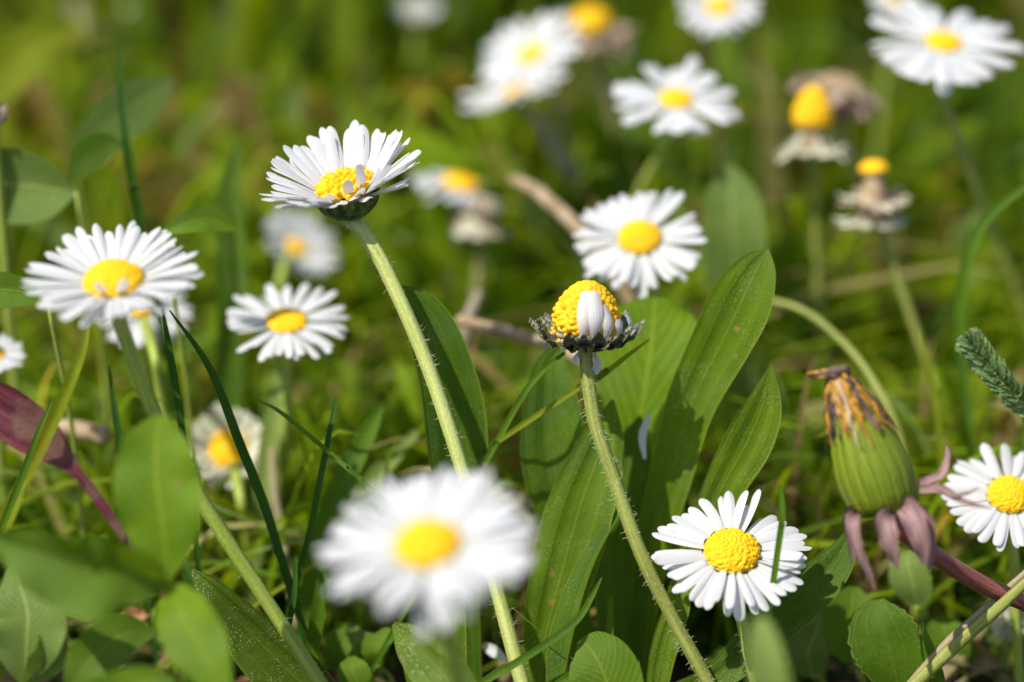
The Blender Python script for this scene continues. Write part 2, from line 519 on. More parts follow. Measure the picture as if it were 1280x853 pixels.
def daisy(label, px, py, d, R, rd, nc, elev=0, npet=44, seed=1, stem=None, smat='stem', srad=0.085, disc='flat', pw=1.0,
          bend=6, special=(), jit=5, pm='petal', elev_fn=None, hairs=0, name="daisy", group="daisies in the meadow",
          top=True, gap=None, lenj=0.1, cat="daisy", dm='disc', hair_len=0.075, cal=1.0, deep=1.0, pz=0.03):
    rnd = random.Random(seed)
    s = pxs(far(d))
    R, rd = R * s, rd * s
    X, Y, Z = frame_of(nc)
    C = P(px, py, d)                                    # centre of the disc
    # stem: pixel points from just under the head down; then on down to the soil
    neck = C - Z * (rd * 0.95 * deep)
    pts = [neck] + [P(*q) for q in (stem or [])]
    if len(pts) == 1:
        pts.append(neck + Vector((rnd.uniform(-.3, .3), rnd.uniform(.0, .6), -neck.z * 0.55)))
    last, prev = pts[-1], pts[-2]
    dirn = (last - prev).normalized()
    dirn.z = min(dirn.z, -0.5)
    base = last + dirn * (last.z / -dirn.z) if last.z > 0 else last
    base.z = 0
    if last.z > 0.05: pts.append(base + Vector((0, 0, -0.1)))
    root = thing(name, base, label, cat, group)
    sm = MB()
    full = [C - Z * (rd * 0.45 * deep)] + pts
    sm.tube(full, [srad * 1.7, srad * 1.25] + [srad] * (len(full) - 2), n=44, k=14, bump=0.12)
    st = sm.build("stem", M[smat], root, base)
    if hairs:
        hm = MB()
        cc = cr(full, 200)
        for i in range(hairs):
            k = rnd.randrange(8, 190)
            c = cc[k]
            t = (cc[k + 1] - cc[k - 1]).normalized()
            a = rnd.uniform(0, 6.283)
            o1 = t.orthogonal().normalized(); o2 = t.cross(o1)
            dr = (o1 * math.cos(a) + o2 * math.sin(a) + t * rnd.uniform(-.5, .5)).normalized()
            L = hair_len * rnd.uniform(.4, 1.5)
            p0 = c + dr * srad * 0.9
            p1 = p0 + dr * L * 0.6 + Vector((rnd.uniform(-.2, .2), rnd.uniform(-.2, .2), rnd.uniform(-.3, .2))) * L * .5
            p2 = p1 + dr * L * 0.4 + Vector((0, 0, rnd.uniform(-.5, .3))) * L * .4
            hm.ribbon([p0, p1, p2], [0.0055, 0.004, 0.001], n=4, na=1)
        hm.build("hair", M['hair'], st, base)
    # calyx: a cup with overlapping bracts
    cm = MB()
    nr, na = 9, 52
    rows, uvs = [], []
    for i in range(nr + 1):
        t = i / nr
        row, ur = [], []
        for j in range(na):
            a = 2 * math.pi * j / na
            r = (srad * 1.15) + (rd * 1.06 * cal - srad * 1.15) * math.sin(t * math.pi / 2) ** 0.8
            br = abs(math.sin(a * 6.5))
            r *= 1 + 0.05 * br * t
            z = -rd * 0.80 * deep + rd * 0.80 * t ** 1.35 * (deep - pz + .03) + (0.16 * rd * (br - .5) if i == nr else 0)
            row.append(C + X * (r * math.cos(a)) + Y * (r * math.sin(a)) + Z * z)
            ur.append((j / na, t))
        rows.append(row); uvs.append(ur)
    cm.grid(rows, uvs, close=True)
    cm.build("calyx", M['calyx'], root, base)
    # disc of florets
    dv, df, du = disc_mesh(disc)
    dmsh = MB()
    dmsh.v = [C + (X * v.x + Y * v.y + Z * v.z) * rd * 0.97 for v in dv]
    dmsh.f, dmsh.uv, dmsh.c = list(df), list(du), [(1, 1, 1)] * len(dv)
    dmsh.build("flower_disc", M[dm], root, base)
    # petals, two whorls
    jobs = []
    for i in range(npet):
        az = 360 * (i + rnd.uniform(-.35, .35)) / npet
        if gap and any(abs((az - a + 180) % 360 - 180) < w for a, w in gap): continue
        e = elev + rnd.gauss(0, jit) + (4 if i % 2 else -3)
        if elev_fn: e += elev_fn(az)
        jobs.append((az, e, rnd.uniform(1 - lenj * 1.6, 1 + lenj * .5), bend + rnd.gauss(0, 5), rnd.gauss(0, 0.22)))
    for q in special: jobs.append((q[0], q[1], q[2], q[3] if len(q) > 3 else bend, q[4] if len(q) > 4 else 0))
    prof = [(0, .42), (.12, .55), (.3, .82), (.55, 1.0), (.78, 1.0), (.9, .92), (.96, .70), (1.0, .22)]
    wbase = 2 * math.pi * R * 0.72 / max(npet, 20) * 1.28 * pw
    for (az, e, ln, bd, roll) in jobs:
        a = math.radians(az)
        out = X * math.cos(a) + Y * math.sin(a)
        side = Y * math.cos(a) - X * math.sin(a)
        r0 = rd * 0.82
        L = (R - r0) * ln
        p = C + out * r0 - Z * (rd * pz) + Z * rnd.uniform(-.03, .03) * rd
        el = math.radians(e + bd * .6)
        dl = -math.radians(bd * 1.8) / 10
        sw = rnd.gauss(0, .03)
        cpts = [p.copy()]
        for k in range(10):
            dv_ = out * math.cos(el) + Z * math.sin(el) + side * sw * k * 0.35
            p = p + dv_ * (L / 10)
            el += dl
            cpts.append(p.copy())
        ts = [x[0] for x in prof]; wv = [x[1] for x in prof]
        wd = wbase * rnd.uniform(.82, 1.12)
        samp = [0, .1, .2, .32, .45, .58, .7, .8, .88, .94, .98, 1.0]
        cc = [cpts[min(9, int(t * 10))].lerp(cpts[min(10, int(t * 10) + 1)], t * 10 - min(9, int(t * 10))) for t in samp]
        ww = [float(np.interp(t, ts, wv)) * wd for t in samp]
        pm_ = MB()
        pm_.ribbon(cc, ww, side=side, roll=roll, cup=rnd.uniform(.05, .4), na=6, twist=rnd.gauss(0, .15), raw=True)
        pm_.build("petal", M[pm if rnd.random() > .12 or pm != 'petal' else 'petal_pink'], root, base)
    HEADS.append((px, py, R / s * 1.12, far(d)))
    return root, base, (C, X, Y, Z, rd)

# heads in focus and near it
def cupA(az):          # petals at the near-right side stand more upright
    return 15 * math.sin(math.radians(az)) + (10 if 200 < az % 360 < 262 else 0)
daisy("sharp white daisy with raised cupped petals on a tall pale stem, tilted to the side",
      432, 234, 40.0, 112, 33, (-0.20, 0.88, 0.43), elev=32, npet=76, seed=11, disc='rough', bend=4, jit=5, pw=1.75,
      stem=[(450, 284, 40.2), (486, 345, 40.2), (532, 450, 40.2), (574, 575, 40.2), (612, 705, 40.2), (655, 862, 40.2)],
      smat='stem_pale', srad=0.105, hairs=420, elev_fn=cupA, cal=1.15, deep=1.55, pz=.35,
      special=((-78, 66, .46, -4), (-48, 74, .62, -10), (-108, 50, .40, 4), (-70, 40, .30, 50), (-94, 36, .30, 50), (-35, 52, .6, 0),
               (-118, 34, .5, 10), (-62, 46, .42, 10), (-44, 34, .5, 10), (-125, 30, .6, 8),
               (-56, 24, .4, 20), (-112, 22, .44, 15)),
      gap=((-78, 34),))
daisy("large white daisy on a long bowed stem that passes behind the upright clover leaflet",
      142, 352, 38.2, 112, 37, (-0.03, 0.80, 0.58), elev=13, npet=62, seed=23, disc='dome', bend=5, pw=1.25,
      stem=[(152, 410, 38.4), (188, 505, 38.8), (238, 603, 39.2), (318, 728, 39.6), (405, 862, 40)],
      smat='stem', srad=0.105, hairs=120, special=((-104, 62, .46, 0), (-68, 60, .50, -5)))
daisy("big out-of-focus white daisy crossing low in front of the tall pale stem",
      535, 682, 34.2, 137, 41, (-0.10, 0.79, 0.60), elev=4, npet=66, pw=1.3, seed=31, disc='dome', bend=6,
      stem=[(548, 735, 34.5), (575, 853, 35.4), (585, 905, 35.9)], smat='stem', srad=0.085,
      gap=((-92, 8),), special=((-93, -22, .95, 10), (-84, -20, .9, 10)))
daisy("sharp low white daisy with a thin grass blade standing in front of its petals",
      915, 690, 39.7, 101, 34, (0.0, 0.70, 0.70), elev=-3, npet=50, seed=43, disc='dome', bend=8, jit=6, pw=1.2,
      stem=[(922, 745, 39.9), (932, 800, 40), (946, 862, 40.1)], smat='stem', srad=0.085, hairs=160, lenj=.12)
daisy("medium white daisy with flat centre between the dark arching blade and tall pale stem",
      358, 402, 43.4, 81, 25, (0.04, 0.80, 0.58), elev=-2, npet=42, seed=57, bend=9, pw=1.0, jit=9, gap=((200, 7),),
      stem=[(360, 440, 43.6), (358, 520, 44.2), (350, 600, 45)], smat='stem', srad=0.08)
daisy("blurred white daisy turned to the side just under the cupped flower",
      371, 310, 50, 58, 15, (0.50, 0.60, 0.60), elev=16, npet=36, seed=61, bend=6,
      stem=[(352, 345, 48), (345, 420, 48.6)], smat='stem', srad=0.08)
daisy("small white daisy half hidden behind the large bowed flower, drooping petals below it",
      178, 388, 45.5, 62, 15, (0.0, 0.74, 0.66), elev=-8, npet=30, seed=67, bend=12,
      stem=[(192, 440, 43), (205, 520, 43.4)], srad=0.075)
daisy("white daisy cut off by the frame edge above the reddened leaf",
      -6, 442, 43.2, 37, 12, (0.1, 0.74, 0.66), elev=0, npet=30, seed=71, srad=0.07)
daisy("cream ageing daisy low in the grass, crossed by a dark grass blade",
      286, 562, 45.2, 60, 25, (-0.05, 0.34, 0.93), elev=34, npet=34, seed=79, pm='petal_cream', disc='dome', srad=0.08, bend=3,
      stem=[(300, 620, 44), (310, 680, 44.6)])
daisy("white daisy with round yellow centre facing the viewer, above and behind the spent flower head",
      800, 298, 43.9, 84, 26, (-0.05, 0.62, 0.78), elev=-1, npet=44, seed=83, disc='dome', bend=4, pw=1.05, jit=7, gap=((38, 6),),
      stem=[(806, 340, 44.6), (838, 420, 45), (850, 500, 45.4)], srad=0.08)
daisy("blurred white daisy with small centre between the leaning pair and the tall bare disc",
      845, 124, 46.9, 82, 20, (0.03, 0.76, 0.64), elev=0, npet=27, seed=91, bend=6, pw=.95,
      gap=((150, 9),), stem=[(846, 160, 47.4), (800, 240, 49), (790, 300, 50)], srad=0.08, lenj=.16)
daisy("largest blurred daisy, with widely spaced blunt petals, by the top corner above the spent heads",
      1179, 53, 46.6, 103, 22, (0.04, 0.80, 0.60), elev=0, npet=26, seed=97, bend=8, pw=1.05,
      stem=[(1170, 100, 47.2), (1196, 170, 47.6), (1235, 270, 48.4)], smat='stem_olive', srad=0.075, lenj=.18,
      special=((-92, -8, 1.0, 4),))
daisy("white daisy beside the closed dandelion, cut off by the frame, pink bracts across its petals",
      1262, 619, 41.4, 82, 27, (0.02, 0.64, 0.76), elev=-4, npet=36, seed=101, disc='dome', bend=6,
      stem=[(1266, 680, 41.8), (1270, 760, 42.2)], srad=0.08)
daisy("upper blurred daisy of the leaning pair, its centre facing sideways",
      664, 68, 51.5, 70, 17, (-0.42, 0.62, 0.66), elev=8, npet=34, seed=107, bend=6,
      stem=[(690, 130, 52), (730, 240, 53)], smat='stem_brown', srad=0.07)
daisy("lower blurred daisy of the leaning pair, seen nearly edge-on",
      645, 116, 50.8, 74, 17, (-0.38, 0.88, 0.28), elev=10, npet=34, seed=109, bend=5,
      stem=[(670, 150, 51.2), (720, 230, 52)], smat='stem_brown', srad=0.07)
daisy("blurred daisy cut off by the top edge, left of the largest blurred one",
      900, 8, 50.5, 56, 17, (-0.05, 0.70, 0.70), elev=0, npet=30, seed=113, bend=6,
      stem=[(885, 45, 51), (893, 110, 52)], smat='stem_brown', srad=0.07)
daisy("faint half-closed daisy far behind, a round white blur at the top edge",
      522, 24, 58, 36, 12, (0.0, 0.85, 0.5), elev=44, npet=32, seed=127, bend=0, srad=0.08)
daisy("blurred daisy in side view with a domed yellow centre, just beyond the cupped flower",
      576, 232, 50.4, 66, 24, (0.22, 0.92, 0.30), elev=-6, npet=34, seed=131, disc='dome', bend=14, pm='petal',
      stem=[(572, 290, 51), (560, 380, 52)], smat='stem_brown', srad=0.085, gap=((0, 50),))
daisy("small daisy at the top edge, mostly behind the largest blurred one",
      1120, -2, 53, 34, 10, (0.0, 0.7, 0.7), elev=0, npet=26, seed=137, srad=0.07)

# ---------------------------------------------------------------- spent heads
def spent(label, px, py, d, w, h, nc, kind='cone', seed=1, stem=None, smat='stem_olive', srad=0.07, bracts=13, bl=1.0,
          bmat='bract_dark', be=38, petals=(), hairs=0, group="spent daisy heads", dm='disc_old', drop=0.0, bw=.42, fringe=0, frayed=0):
    """a seeding daisy: cone of florets over a ring of spread bracts"""
    rnd = random.Random(seed)
    s = pxs(far(d))
    w *= s; h *= s
    X, Y, Z = frame_of(nc)
    C = P(px, py, d)
    cup = C - Z * drop * s                              # where the bracts spread
    neck = cup - Z * (w * 0.25)
    pts = [neck] + [P(*q) for q in (stem or [])]
    if len(pts) == 1: pts.append(neck + Vector((rnd.uniform(-.3, .3), rnd.uniform(.0, .6), -neck.z * 0.55)))
    last = pts[-1]
    dirn = (last - pts[-2]).normalized(); dirn.z = min(dirn.z, -0.5)
    base = last + dirn * (last.z / -dirn.z); base.z = 0
    pts.append(base + Vector((0, 0, -.1)))
    root = thing("spent_daisy", base, label, "daisy", group)
    sm = MB()
    full = [cup - Z * w * .03] + pts
    sm.tube(full, [srad * 2.1, srad * 1.25] + [srad] * (len(full) - 2), n=44, k=14, bump=.14)
    st = sm.build("stem", M[smat], root, base)
    if hairs:
        hm = MB(); cc = cr(full, 200)
        for i in range(hairs):
            k = rnd.randrange(6, 190); c = cc[k]; t = (cc[k + 1] - cc[k - 1]).normalized()
            a = rnd.uniform(0, 6.283); o1 = t.orthogonal().normalized(); o2 = t.cross(o1)
            dr = (o1 * math.cos(a) + o2 * math.sin(a) + t * rnd.uniform(-.5, .6)).normalized()
            L = 0.07 * rnd.uniform(.4, 1.6); p0 = c + dr * srad * .9
            hm.ribbon([p0, p0 + dr * L * .6, p0 + dr * L + Vector((0, 0, -.2 * L))], [.007, .005, .001], n=4, na=1)
        hm.build("hair", M['hair'], st, base)
    if drop > 5:                                        # bare receptacle below what is left of the florets
        rm = MB()
        rm.tube([cup - Z * w * .2, cup + Z * drop * s * .4, C + Z * h * .1], ([w * .75, w * .5, w * .33] if drop > 40 else [w * .32, w * .3, w * .2]), n=12, k=12, bump=.3)
        rm.build("receptacle", M['dry'], root, base)
    dv, df, du = disc_mesh(kind)
    zs = h / 1.6 if kind == 'cone' else h / .5
    dm_ = MB()
    dm_.v = [C + (X * v.x + Y * v.y) * (w / 2) + Z * v.z * zs for v in dv]
    dm_.f, dm_.uv, dm_.c = list(df), list(du), [(1, 1, 1)] * len(dv)
    dm_.build("flower_disc", M[dm], root, base)
    for i in range(bracts):
        a = 2 * math.pi * (i + rnd.uniform(-.2, .2)) / bracts
        out = X * math.cos(a) + Y * math.sin(a); side = Y * math.cos(a) - X * math.sin(a)
        L = w * 0.62 * bl * rnd.uniform(.85, 1.15)
        e = math.radians(be + rnd.gauss(0, 7))
        p0 = cup + out * srad * 1.2 - Z * w * .16
        p1 = p0 + out * L * .5 + Z * L * math.sin(e) * .22
        p2 = p1 + out * math.cos(e) * L * .4 + Z * math.sin(e) * L * .4
        p3 = p2 + out * math.cos(e + .2) * L * .3 + Z * math.sin(e + .2) * L * .3
        bm_ = MB()
        bm_.ribbon([p0, p1, p2, p3], [w * bw * .5, w * bw, w * bw * .8, w * .06], side=side, cup=.5, n=12, na=6,
                   wave=.15, seed=i)
        b = bm_.build("bract", M[bmat], root, base)
        if fringe:
            hm = MB()
            for q in range(fringe):
                t = rnd.random()
                c = p0.lerp(p3, t) - Z * .02 + side * rnd.uniform(-1, 1) * w * bw * .35
                dr = (-Z * rnd.uniform(.3, 1) + out * rnd.uniform(-.2, 1) + side * rnd.uniform(-1, 1)).normalized()
                hm.ribbon([c, c + dr * .03, c + dr * .06], [.006, .005, .001], n=3, na=1)
            hm.build("hair", M['hair'], b, base)
    for q in range(frayed):                             # gone-over florets fallen against the bracts
        a = math.radians(rnd.uniform(-185, -95)) if q % 4 else math.radians(rnd.uniform(-60, 10))
        out = X * math.cos(a) + Y * math.sin(a); side = Y * math.cos(a) - X * math.sin(a)
        p0 = C + out * w * rnd.uniform(.40, .56) + Z * w * rnd.uniform(-.30, -.10)
        dr = (out * rnd.uniform(.2, 1) + Z * rnd.uniform(.1, .9) + side * rnd.uniform(-.6, .6)).normalized()
        fm = MB()
        L = w * rnd.uniform(.08, .15)
        fm.tube([p0, p0 + dr * L * .6, p0 + dr * L], [w * .022, w * .04, w * .018], n=8, k=7, bump=.5)
        fm.build("withered_floret", M[rnd.choice(('disc', 'disc_old', 'petal_cream', 'dry'))], root, base)
    for (a, r0, z0, r1, z1, r2, z2, pwid, mt) in petals:
        a = math.radians(a)
        out = X * math.cos(a) + Y * math.sin(a); side = Y * math.cos(a) - X * math.sin(a)
        pp = [C + (out * r0 + Z * z0) * w, C + (out * r1 + Z * z1) * w, C + (out * r2 + Z * z2) * w]
        bm_ = MB()
        bm_.ribbon(pp, [pwid * w * .2, pwid * w * .5, pwid * w * .85, pwid * w, pwid * w * .62], side=side, cup=-.4, n=14, na=6)
        bm_.build("petal", M[mt], root, base)
    HEADS.append((px, py, w / s * .9, far(d)))
    return root

spent("sharp spent daisy, yellow cone with white petals folded over it above dark spread bracts",
      733, 405, 40.0, 78, 52, (0.03, 0.95, 0.28), seed=3, be=32, bl=1.14, bw=.34, bracts=19, fringe=26, drop=12, frayed=34,
      stem=[(732, 445, 40), (742, 520, 40), (768, 600, 40), (800, 690, 40), (842, 775, 40.2), (890, 862, 40.4)],
      smat='stem_olive', srad=0.1, hairs=420,
      petals=((-96, .46, -.30, .64, .18, .38, .65, .24, 'petal'), (-78, .46, -.30, .65, .2, .40, .66, .27, 'petal'),
              (-58, .50, -.30, .66, .1, .48, .44, .22, 'petal_pink'),
              (-34, .56, -.24, .66, .02, .62, .20, .22, 'petal'), (-10, .52, -.2, .74, .02, .66, .24, .22, 'petal'),
              (-22, .60, -.2, .84, -.02, .90, .14, .14, 'petal'), (-55, .2, -.42, .3, -.55, .26, -.78, .18, 'petal'),
              (-120, .2, -.42, .3, -.5, .3, -.60, .12, 'petal')))
# frayed florets gone over at the near side of the cone
daisy_like = None
def dried_petals(n, rng, w, z, mt, rnd, wid=.24):
    return tuple((rnd.uniform(*rng), .35, -.3, .62 + rnd.uniform(-.1, .1), z + rnd.uniform(-.12, .12),
                  .85 + rnd.uniform(-.15, .25), z - .1 + rnd.uniform(-.2, .25), wid, mt) for _ in range(n))
rr = random.Random(9)
spent("spent daisy with tall egg-shaped yellow disc standing over cream withered petals",
      1016, 152, 47.8, 46, 42, (0.0, 0.96, 0.26), seed=5, be=0, bmat='petal_cream', drop=26, stem=[(1018, 230, 48.4), (1022, 330, 49)],
      petals=dried_petals(22, (0, 360), 48, -.75, 'petal_cream', rr), dm='disc', bracts=8)
spent("spent daisy with a tiny yellow cap on its bare brown receptacle above pale shrivelled petals",
      1092, 212, 46.2, 34, 10, (-0.05, 0.96, 0.26), seed=7, be=-10, bmat='petal_cream', drop=56, bl=1.7, stem=[(1108, 310, 46.8), (1140, 400, 47)],
      smat='stem_olive', petals=tuple((a, .3, -1.2, .8, -1.25, 1.4, -1.15 + rr.uniform(-.2, .25), .34, 'petal_cream' if a % 2 else 'petal_dry')
                                        for a in range(0, 360, 19)), dm='disc', bracts=9, kind='dome')
spent("brown withered flower head leaning behind the egg-shaped yellow disc",
      1048, 118, 50, 58, 22, (0.3, 0.9, 0.3), seed=8, be=20, bmat='petal_dry', drop=10, stem=[(1062, 190, 50.6)], smat='stem_brown',
      petals=dried_petals(30, (0, 360), 58, .1, 'petal_dry', rr, .3), dm='dry', bracts=9, kind='dome')
spent("blurred spent daisy with domed yellow disc and drooping pinkish petals at the top edge",
      738, 30, 54, 50, 18, (-0.1, 0.9, 0.4), seed=12, be=-10, bmat='petal_dry', drop=8, stem=[(760, 120, 54.6)], smat='stem_brown',
      petals=dried_petals(20, (-80, 40), 50, -.4, 'petal_dry', rr, .34), dm='disc', bracts=8, kind='dome')
spent("faded grey-brown seed head drooping on a dry stalk behind the cupped flower's stem",
      606, 262, 49.2, 42, 14, (0.2, 0.9, 0.35), seed=14, be=-30, bmat='petal_dry', drop=8, stem=[(600, 330, 49.6), (590, 410, 50)], smat='stem_brown',
      petals=dried_petals(16, (0, 360), 44, -.6, 'petal_cream', rr, .3), dm='drygrey', bracts=9, kind='dome')

# ---------------------------------------------------------------- closed dandelion
def dandelion():
    rnd = random.Random(77)
    d = 38.9
    s = pxs(far(d))
    B = P(1112, 644, d)
    T = P(1050, 474, d - .2)
    Z = (T - B).normalized()
    X = (RGT - Z * RGT.dot(Z)).normalized()
    Y = Z.cross(X)
    H = (T - B).length
    pts = [B - Z * .03, P(1132, 668, d), P(1180, 702, 39.3), P(1232, 733, 39.8), P(1300, 764, 40.2), P(1400, 840, 40.6)]
    base = Vector((pts[-1].x + .5, pts[-1].y, 0))
    pts.append(base + Vector((0, 0, -.1)))
    root = thing("dandelion", base, "closed green dandelion with orange and brown withered tip, curled pink bracts and red stem", "dandelion")
    sm = MB()
    sm.tube(pts, [.16, .125, .125, .13, .13, .14, .14], n=50, k=14, bump=.06)
    sm.build("stem", M['stem_red'], root, base)
    prof = [(0, .10), (.03, .34), (.12, .50), (.28, .555), (.40, .535), (.53, .48), (.65, .41), (.76, .345), (.9, .26), (1.0, .17)]
    scale = 88 * s
    core = MB()
    rows, uvs = [], []
    for i in range(25):
        t = i / 24 * .98
        r = float(np.interp(t, [x[0] for x in prof], [x[1] for x in prof])) * scale * .95
        rows.append([B + Z * H * t + (X * math.cos(a) + Y * math.sin(a)) * r for a in [2 * math.pi * j / 28 for j in range(28)]])
        uvs.append([(j / 28, t) for j in range(28)])
    core.grid(rows, uvs, close=True)
    core.build("involucre", M['bract_green'], root, base)
    nb = 17
    for i in range(nb):                                # upright inner bracts pressed together
        a = 2 * math.pi * i / nb
        out = X * math.cos(a) + Y * math.sin(a)
        side = Y * math.cos(a) - X * math.sin(a)
        top = rnd.uniform(.74, .86)
        cc, ww = [], []
        for k in range(14):
            t = k / 13 * top
            r = float(np.interp(t, [x[0] for x in prof], [x[1] for x in prof])) * scale * (1.0 + (.02 if i % 2 else 0))
            cc.append(B + Z * H * t + out * r)
            ww.append(2 * math.pi * r / nb * (1.12 if k < 10 else 1.12 - (k - 9) * .24))
        m = MB()
        m.ribbon(cc, ww, side=side, cup=-.35, na=6, raw=True)
        m.build("bract", M['bract_green'], root, base)
    # withered florets bunched at the top, bent over to one side
    rad = lambda t: float(np.interp(t, [x[0] for x in prof], [x[1] for x in prof])) * scale
    for i in range(64):
        a = rnd.uniform(0, 2 * math.pi)
        out = X * math.cos(a) + Y * math.sin(a)
        t0 = rnd.uniform(.52, .80)
        lift = rnd.uniform(1.02, 1.16)
        cc = []
        for k in range(12):
            t = t0 + (1.0 - t0) * k / 11
            cc.append(B + Z * H * t + out * rad(t) * (lift + .05 * math.sin(k * 1.3 + i)) - X * .02 * k / 11 + (X * rnd.gauss(0, .012)))
        cc.append(B + Z * H * 1.04 + out * rad(1.0) * .55 - X * .05)
        cc.append(B + Z * H * 1.05 + out * rad(1.0) * .1 - X * rnd.uniform(.05, .2))
        wd = rnd.uniform(.055, .12)
        m = MB()
        m.ribbon(cc, [wd * (.25 + .75 * min(1, k / 4)) for k in range(14)], side=Z.cross(out), cup=-.5, na=4, raw=True,
                 twist=rnd.uniform(-.5, .5))
        m.build("withered_floret", M['floret_orange' if rnd.random() < .55 else ('floret_dark' if rnd.random() < .86 else 'dry')], root, base)
    for k in range(11):                                # the dark tuft bent over to one side
        q0 = P(1062 + rnd.uniform(-14, 10), 492 + rnd.uniform(-4, 8), d - .25 + rnd.uniform(-.12, .12))
        q1 = P(1050 + rnd.uniform(-10, 10), 468 + rnd.uniform(-7, 5), d - .28 + rnd.uniform(-.08, .08))
        q2 = P(1030 + rnd.uniform(-6, 6), 467 + rnd.uniform(-4, 5), d - .3)
        q3 = P(1008 + rnd.uniform(0, 16), 471 + rnd.uniform(-5, 4), d - .3)
        m = MB()
        m.tube([q0, q1, q2, q3], [.02, .055, .04, .012], n=16, k=6, bump=.7)
        m.build("withered_floret", M['floret_dark' if k % 4 else 'floret_orange'], root, base)
    # curled back outer bracts
    def curl(pp, ww, roll=0.0, cup=.5, dd=0):
        m = MB()
        m.ribbon([P(x, y, d + z) for x, y, z in pp], [w * s * .84 for w in ww], roll=roll, cup=cup, n=22, na=6, wave=.25, seed=pp[0][0])
        m.build("curled_bract", M['bract_pink'], root, base)
    curl([(1072, 640, -.15), (1066, 652, -.45), (1070, 680, -.5), (1084, 712, -.4), (1094, 738, -.3)], [14, 20, 16, 11, 3])
    curl([(1066, 632, -.1), (1058, 650, -.3), (1062, 678, -.25), (1066, 706, -.2)], [12, 16, 10, 3], .5)
    curl([(1116, 640, -.3), (1106, 652, -.55), (1112, 680, -.6), (1122, 712, -.5)], [14, 30, 24, 4], .2)
    curl([(1128, 632, -.35), (1138, 640, -.6), (1150, 672, -.65), (1156, 706, -.5)], [18, 34, 28, 8], -.1)
    curl([(1140, 632, -.2), (1156, 645, -.4), (1166, 680, -.4), (1162, 716, -.35)], [16, 26, 18, 3], -.5)
    curl([(1148, 606, -.1), (1160, 600, -.2), (1176, 594, -.2), (1184, 574, -.1), (1183, 558, 0)], [12, 12, 13, 10, 3], .3, .3)
    curl([(1150, 612, -.15), (1176, 612, -.3), (1206, 628, -.4), (1240, 636, -.45)], [12, 13, 9, 2], .2, .4)
    curl([(1164, 604, -.2), (1188, 618, -.4), (1206, 618, -.35), (1224, 610, -.3)], [9, 8, 6, 2], .4, .4)
    HEADS.append((1092, 560, 95, d))
dandelion()

# ---------------------------------------------------------------- single leaves and blades
def leaf(label, pts, widths, mat='leaf', name="plantain_leaf", cat="leaf", group=None, ground=True, **kw):
    """pts = (px, py, depth) from base to tip; widths in pixels"""
    pp = [P(*q) for q in pts]
    dm = sum(q[2] for q in pts) / len(pts)
    ww = [w * pxs(dm) for w in widths]
    if ground and pp[0].z > 0.05:
        dirn = (pp[0] - pp[1]).normalized()
        dirn.z = min(dirn.z, -.6)
        b = pp[0] + dirn * (pp[0].z / -dirn.z)
        pp = [b + Vector((0, 0, -.05))] + pp
        ww = [ww[0] * .7] + ww
    base = pp[0].copy()
    m = MB()
    kw.setdefault('n', 48); kw.setdefault('na', 24 if name == 'plantain_leaf' else 10)
    if name == 'plantain_leaf': kw.setdefault('ribs', .03)
    m.ribbon(pp, ww, **kw)
    o = m.build(name, M[mat], None, base)
    if not ground and base.z > 0.5 and name in ("clover_leaflet", "broad_leaf", "plantain_leaf"):
        sm = MB()
        foot = Vector((base.x + .25, base.y + .5, -.05))
        sm.tube([foot, Vector((base.x + .2, base.y + .35, base.z * .6)), base], [.04, .035, .03], n=14, k=7)
        sm.build("stalk", M['stem'], o, base)
    return tag(o, label, cat, group)

LG = "broad plantain leaves"
leaf("tall broad leaf with brown-spotted tip, the highest of the sharp leaves",
     [(800, 870, 42.2), (806, 760, 42.2), (820, 670, 42.0), (840, 594, 41.8), (864, 507, 41.5), (905, 425, 41.2), (928, 377, 41.0), (948, 335, 40.9), (960, 311, 40.9)],
     [24, 36, 46, 54, 62, 74, 78, 50, 3], 'leaf', group=LG, fold=.28, cup=.1, wave=.06, roll=.12, seed=2)
leaf("shorter hairy leaf with pointed tip leaning between the spotted leaf and the dandelion",
     [(812, 880, 41.6), (840, 770, 41.5), (866, 690, 41.4), (890, 637, 41.3), (912, 594, 41.1), (936, 550, 40.9), (954, 507, 40.7), (964, 456, 40.6)],
     [18, 26, 34, 44, 54, 60, 46, 2], 'leaf_hairy', group=LG, fold=.3, cup=.0, wave=.05, roll=-.1, seed=4)
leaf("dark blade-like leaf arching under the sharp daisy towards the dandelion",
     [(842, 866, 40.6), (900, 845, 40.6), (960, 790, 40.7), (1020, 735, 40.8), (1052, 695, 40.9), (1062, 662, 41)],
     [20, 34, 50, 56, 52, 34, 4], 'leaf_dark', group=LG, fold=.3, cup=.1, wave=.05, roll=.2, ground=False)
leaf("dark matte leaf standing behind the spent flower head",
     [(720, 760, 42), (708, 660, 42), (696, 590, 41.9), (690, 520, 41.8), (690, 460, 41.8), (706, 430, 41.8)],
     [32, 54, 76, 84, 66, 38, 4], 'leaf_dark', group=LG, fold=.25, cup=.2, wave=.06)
leaf("wavy-edged leaf with lighter ribs below the dark matte leaf",
     [(672, 880, 41.0), (682, 800, 41.0), (702, 720, 41.0), (724, 640, 41.0), (752, 560, 41.1), (766, 500, 41.4)],
     [30, 50, 72, 84, 80, 54, 4], 'leaf', group=LG, fold=.3, cup=-.1, wave=.22, wfreq=2.5, seed=1.3)
leaf("folded leaf edge curling beside the wavy-edged leaf",
     [(700, 870, 40.6), (716, 790, 40.6), (736, 720, 40.6), (762, 665, 40.7), (792, 620, 40.9)],
     [26, 44, 40, 30, 16, 4], 'leaf_dark', group=LG, fold=.6, cup=.2, roll=.9)
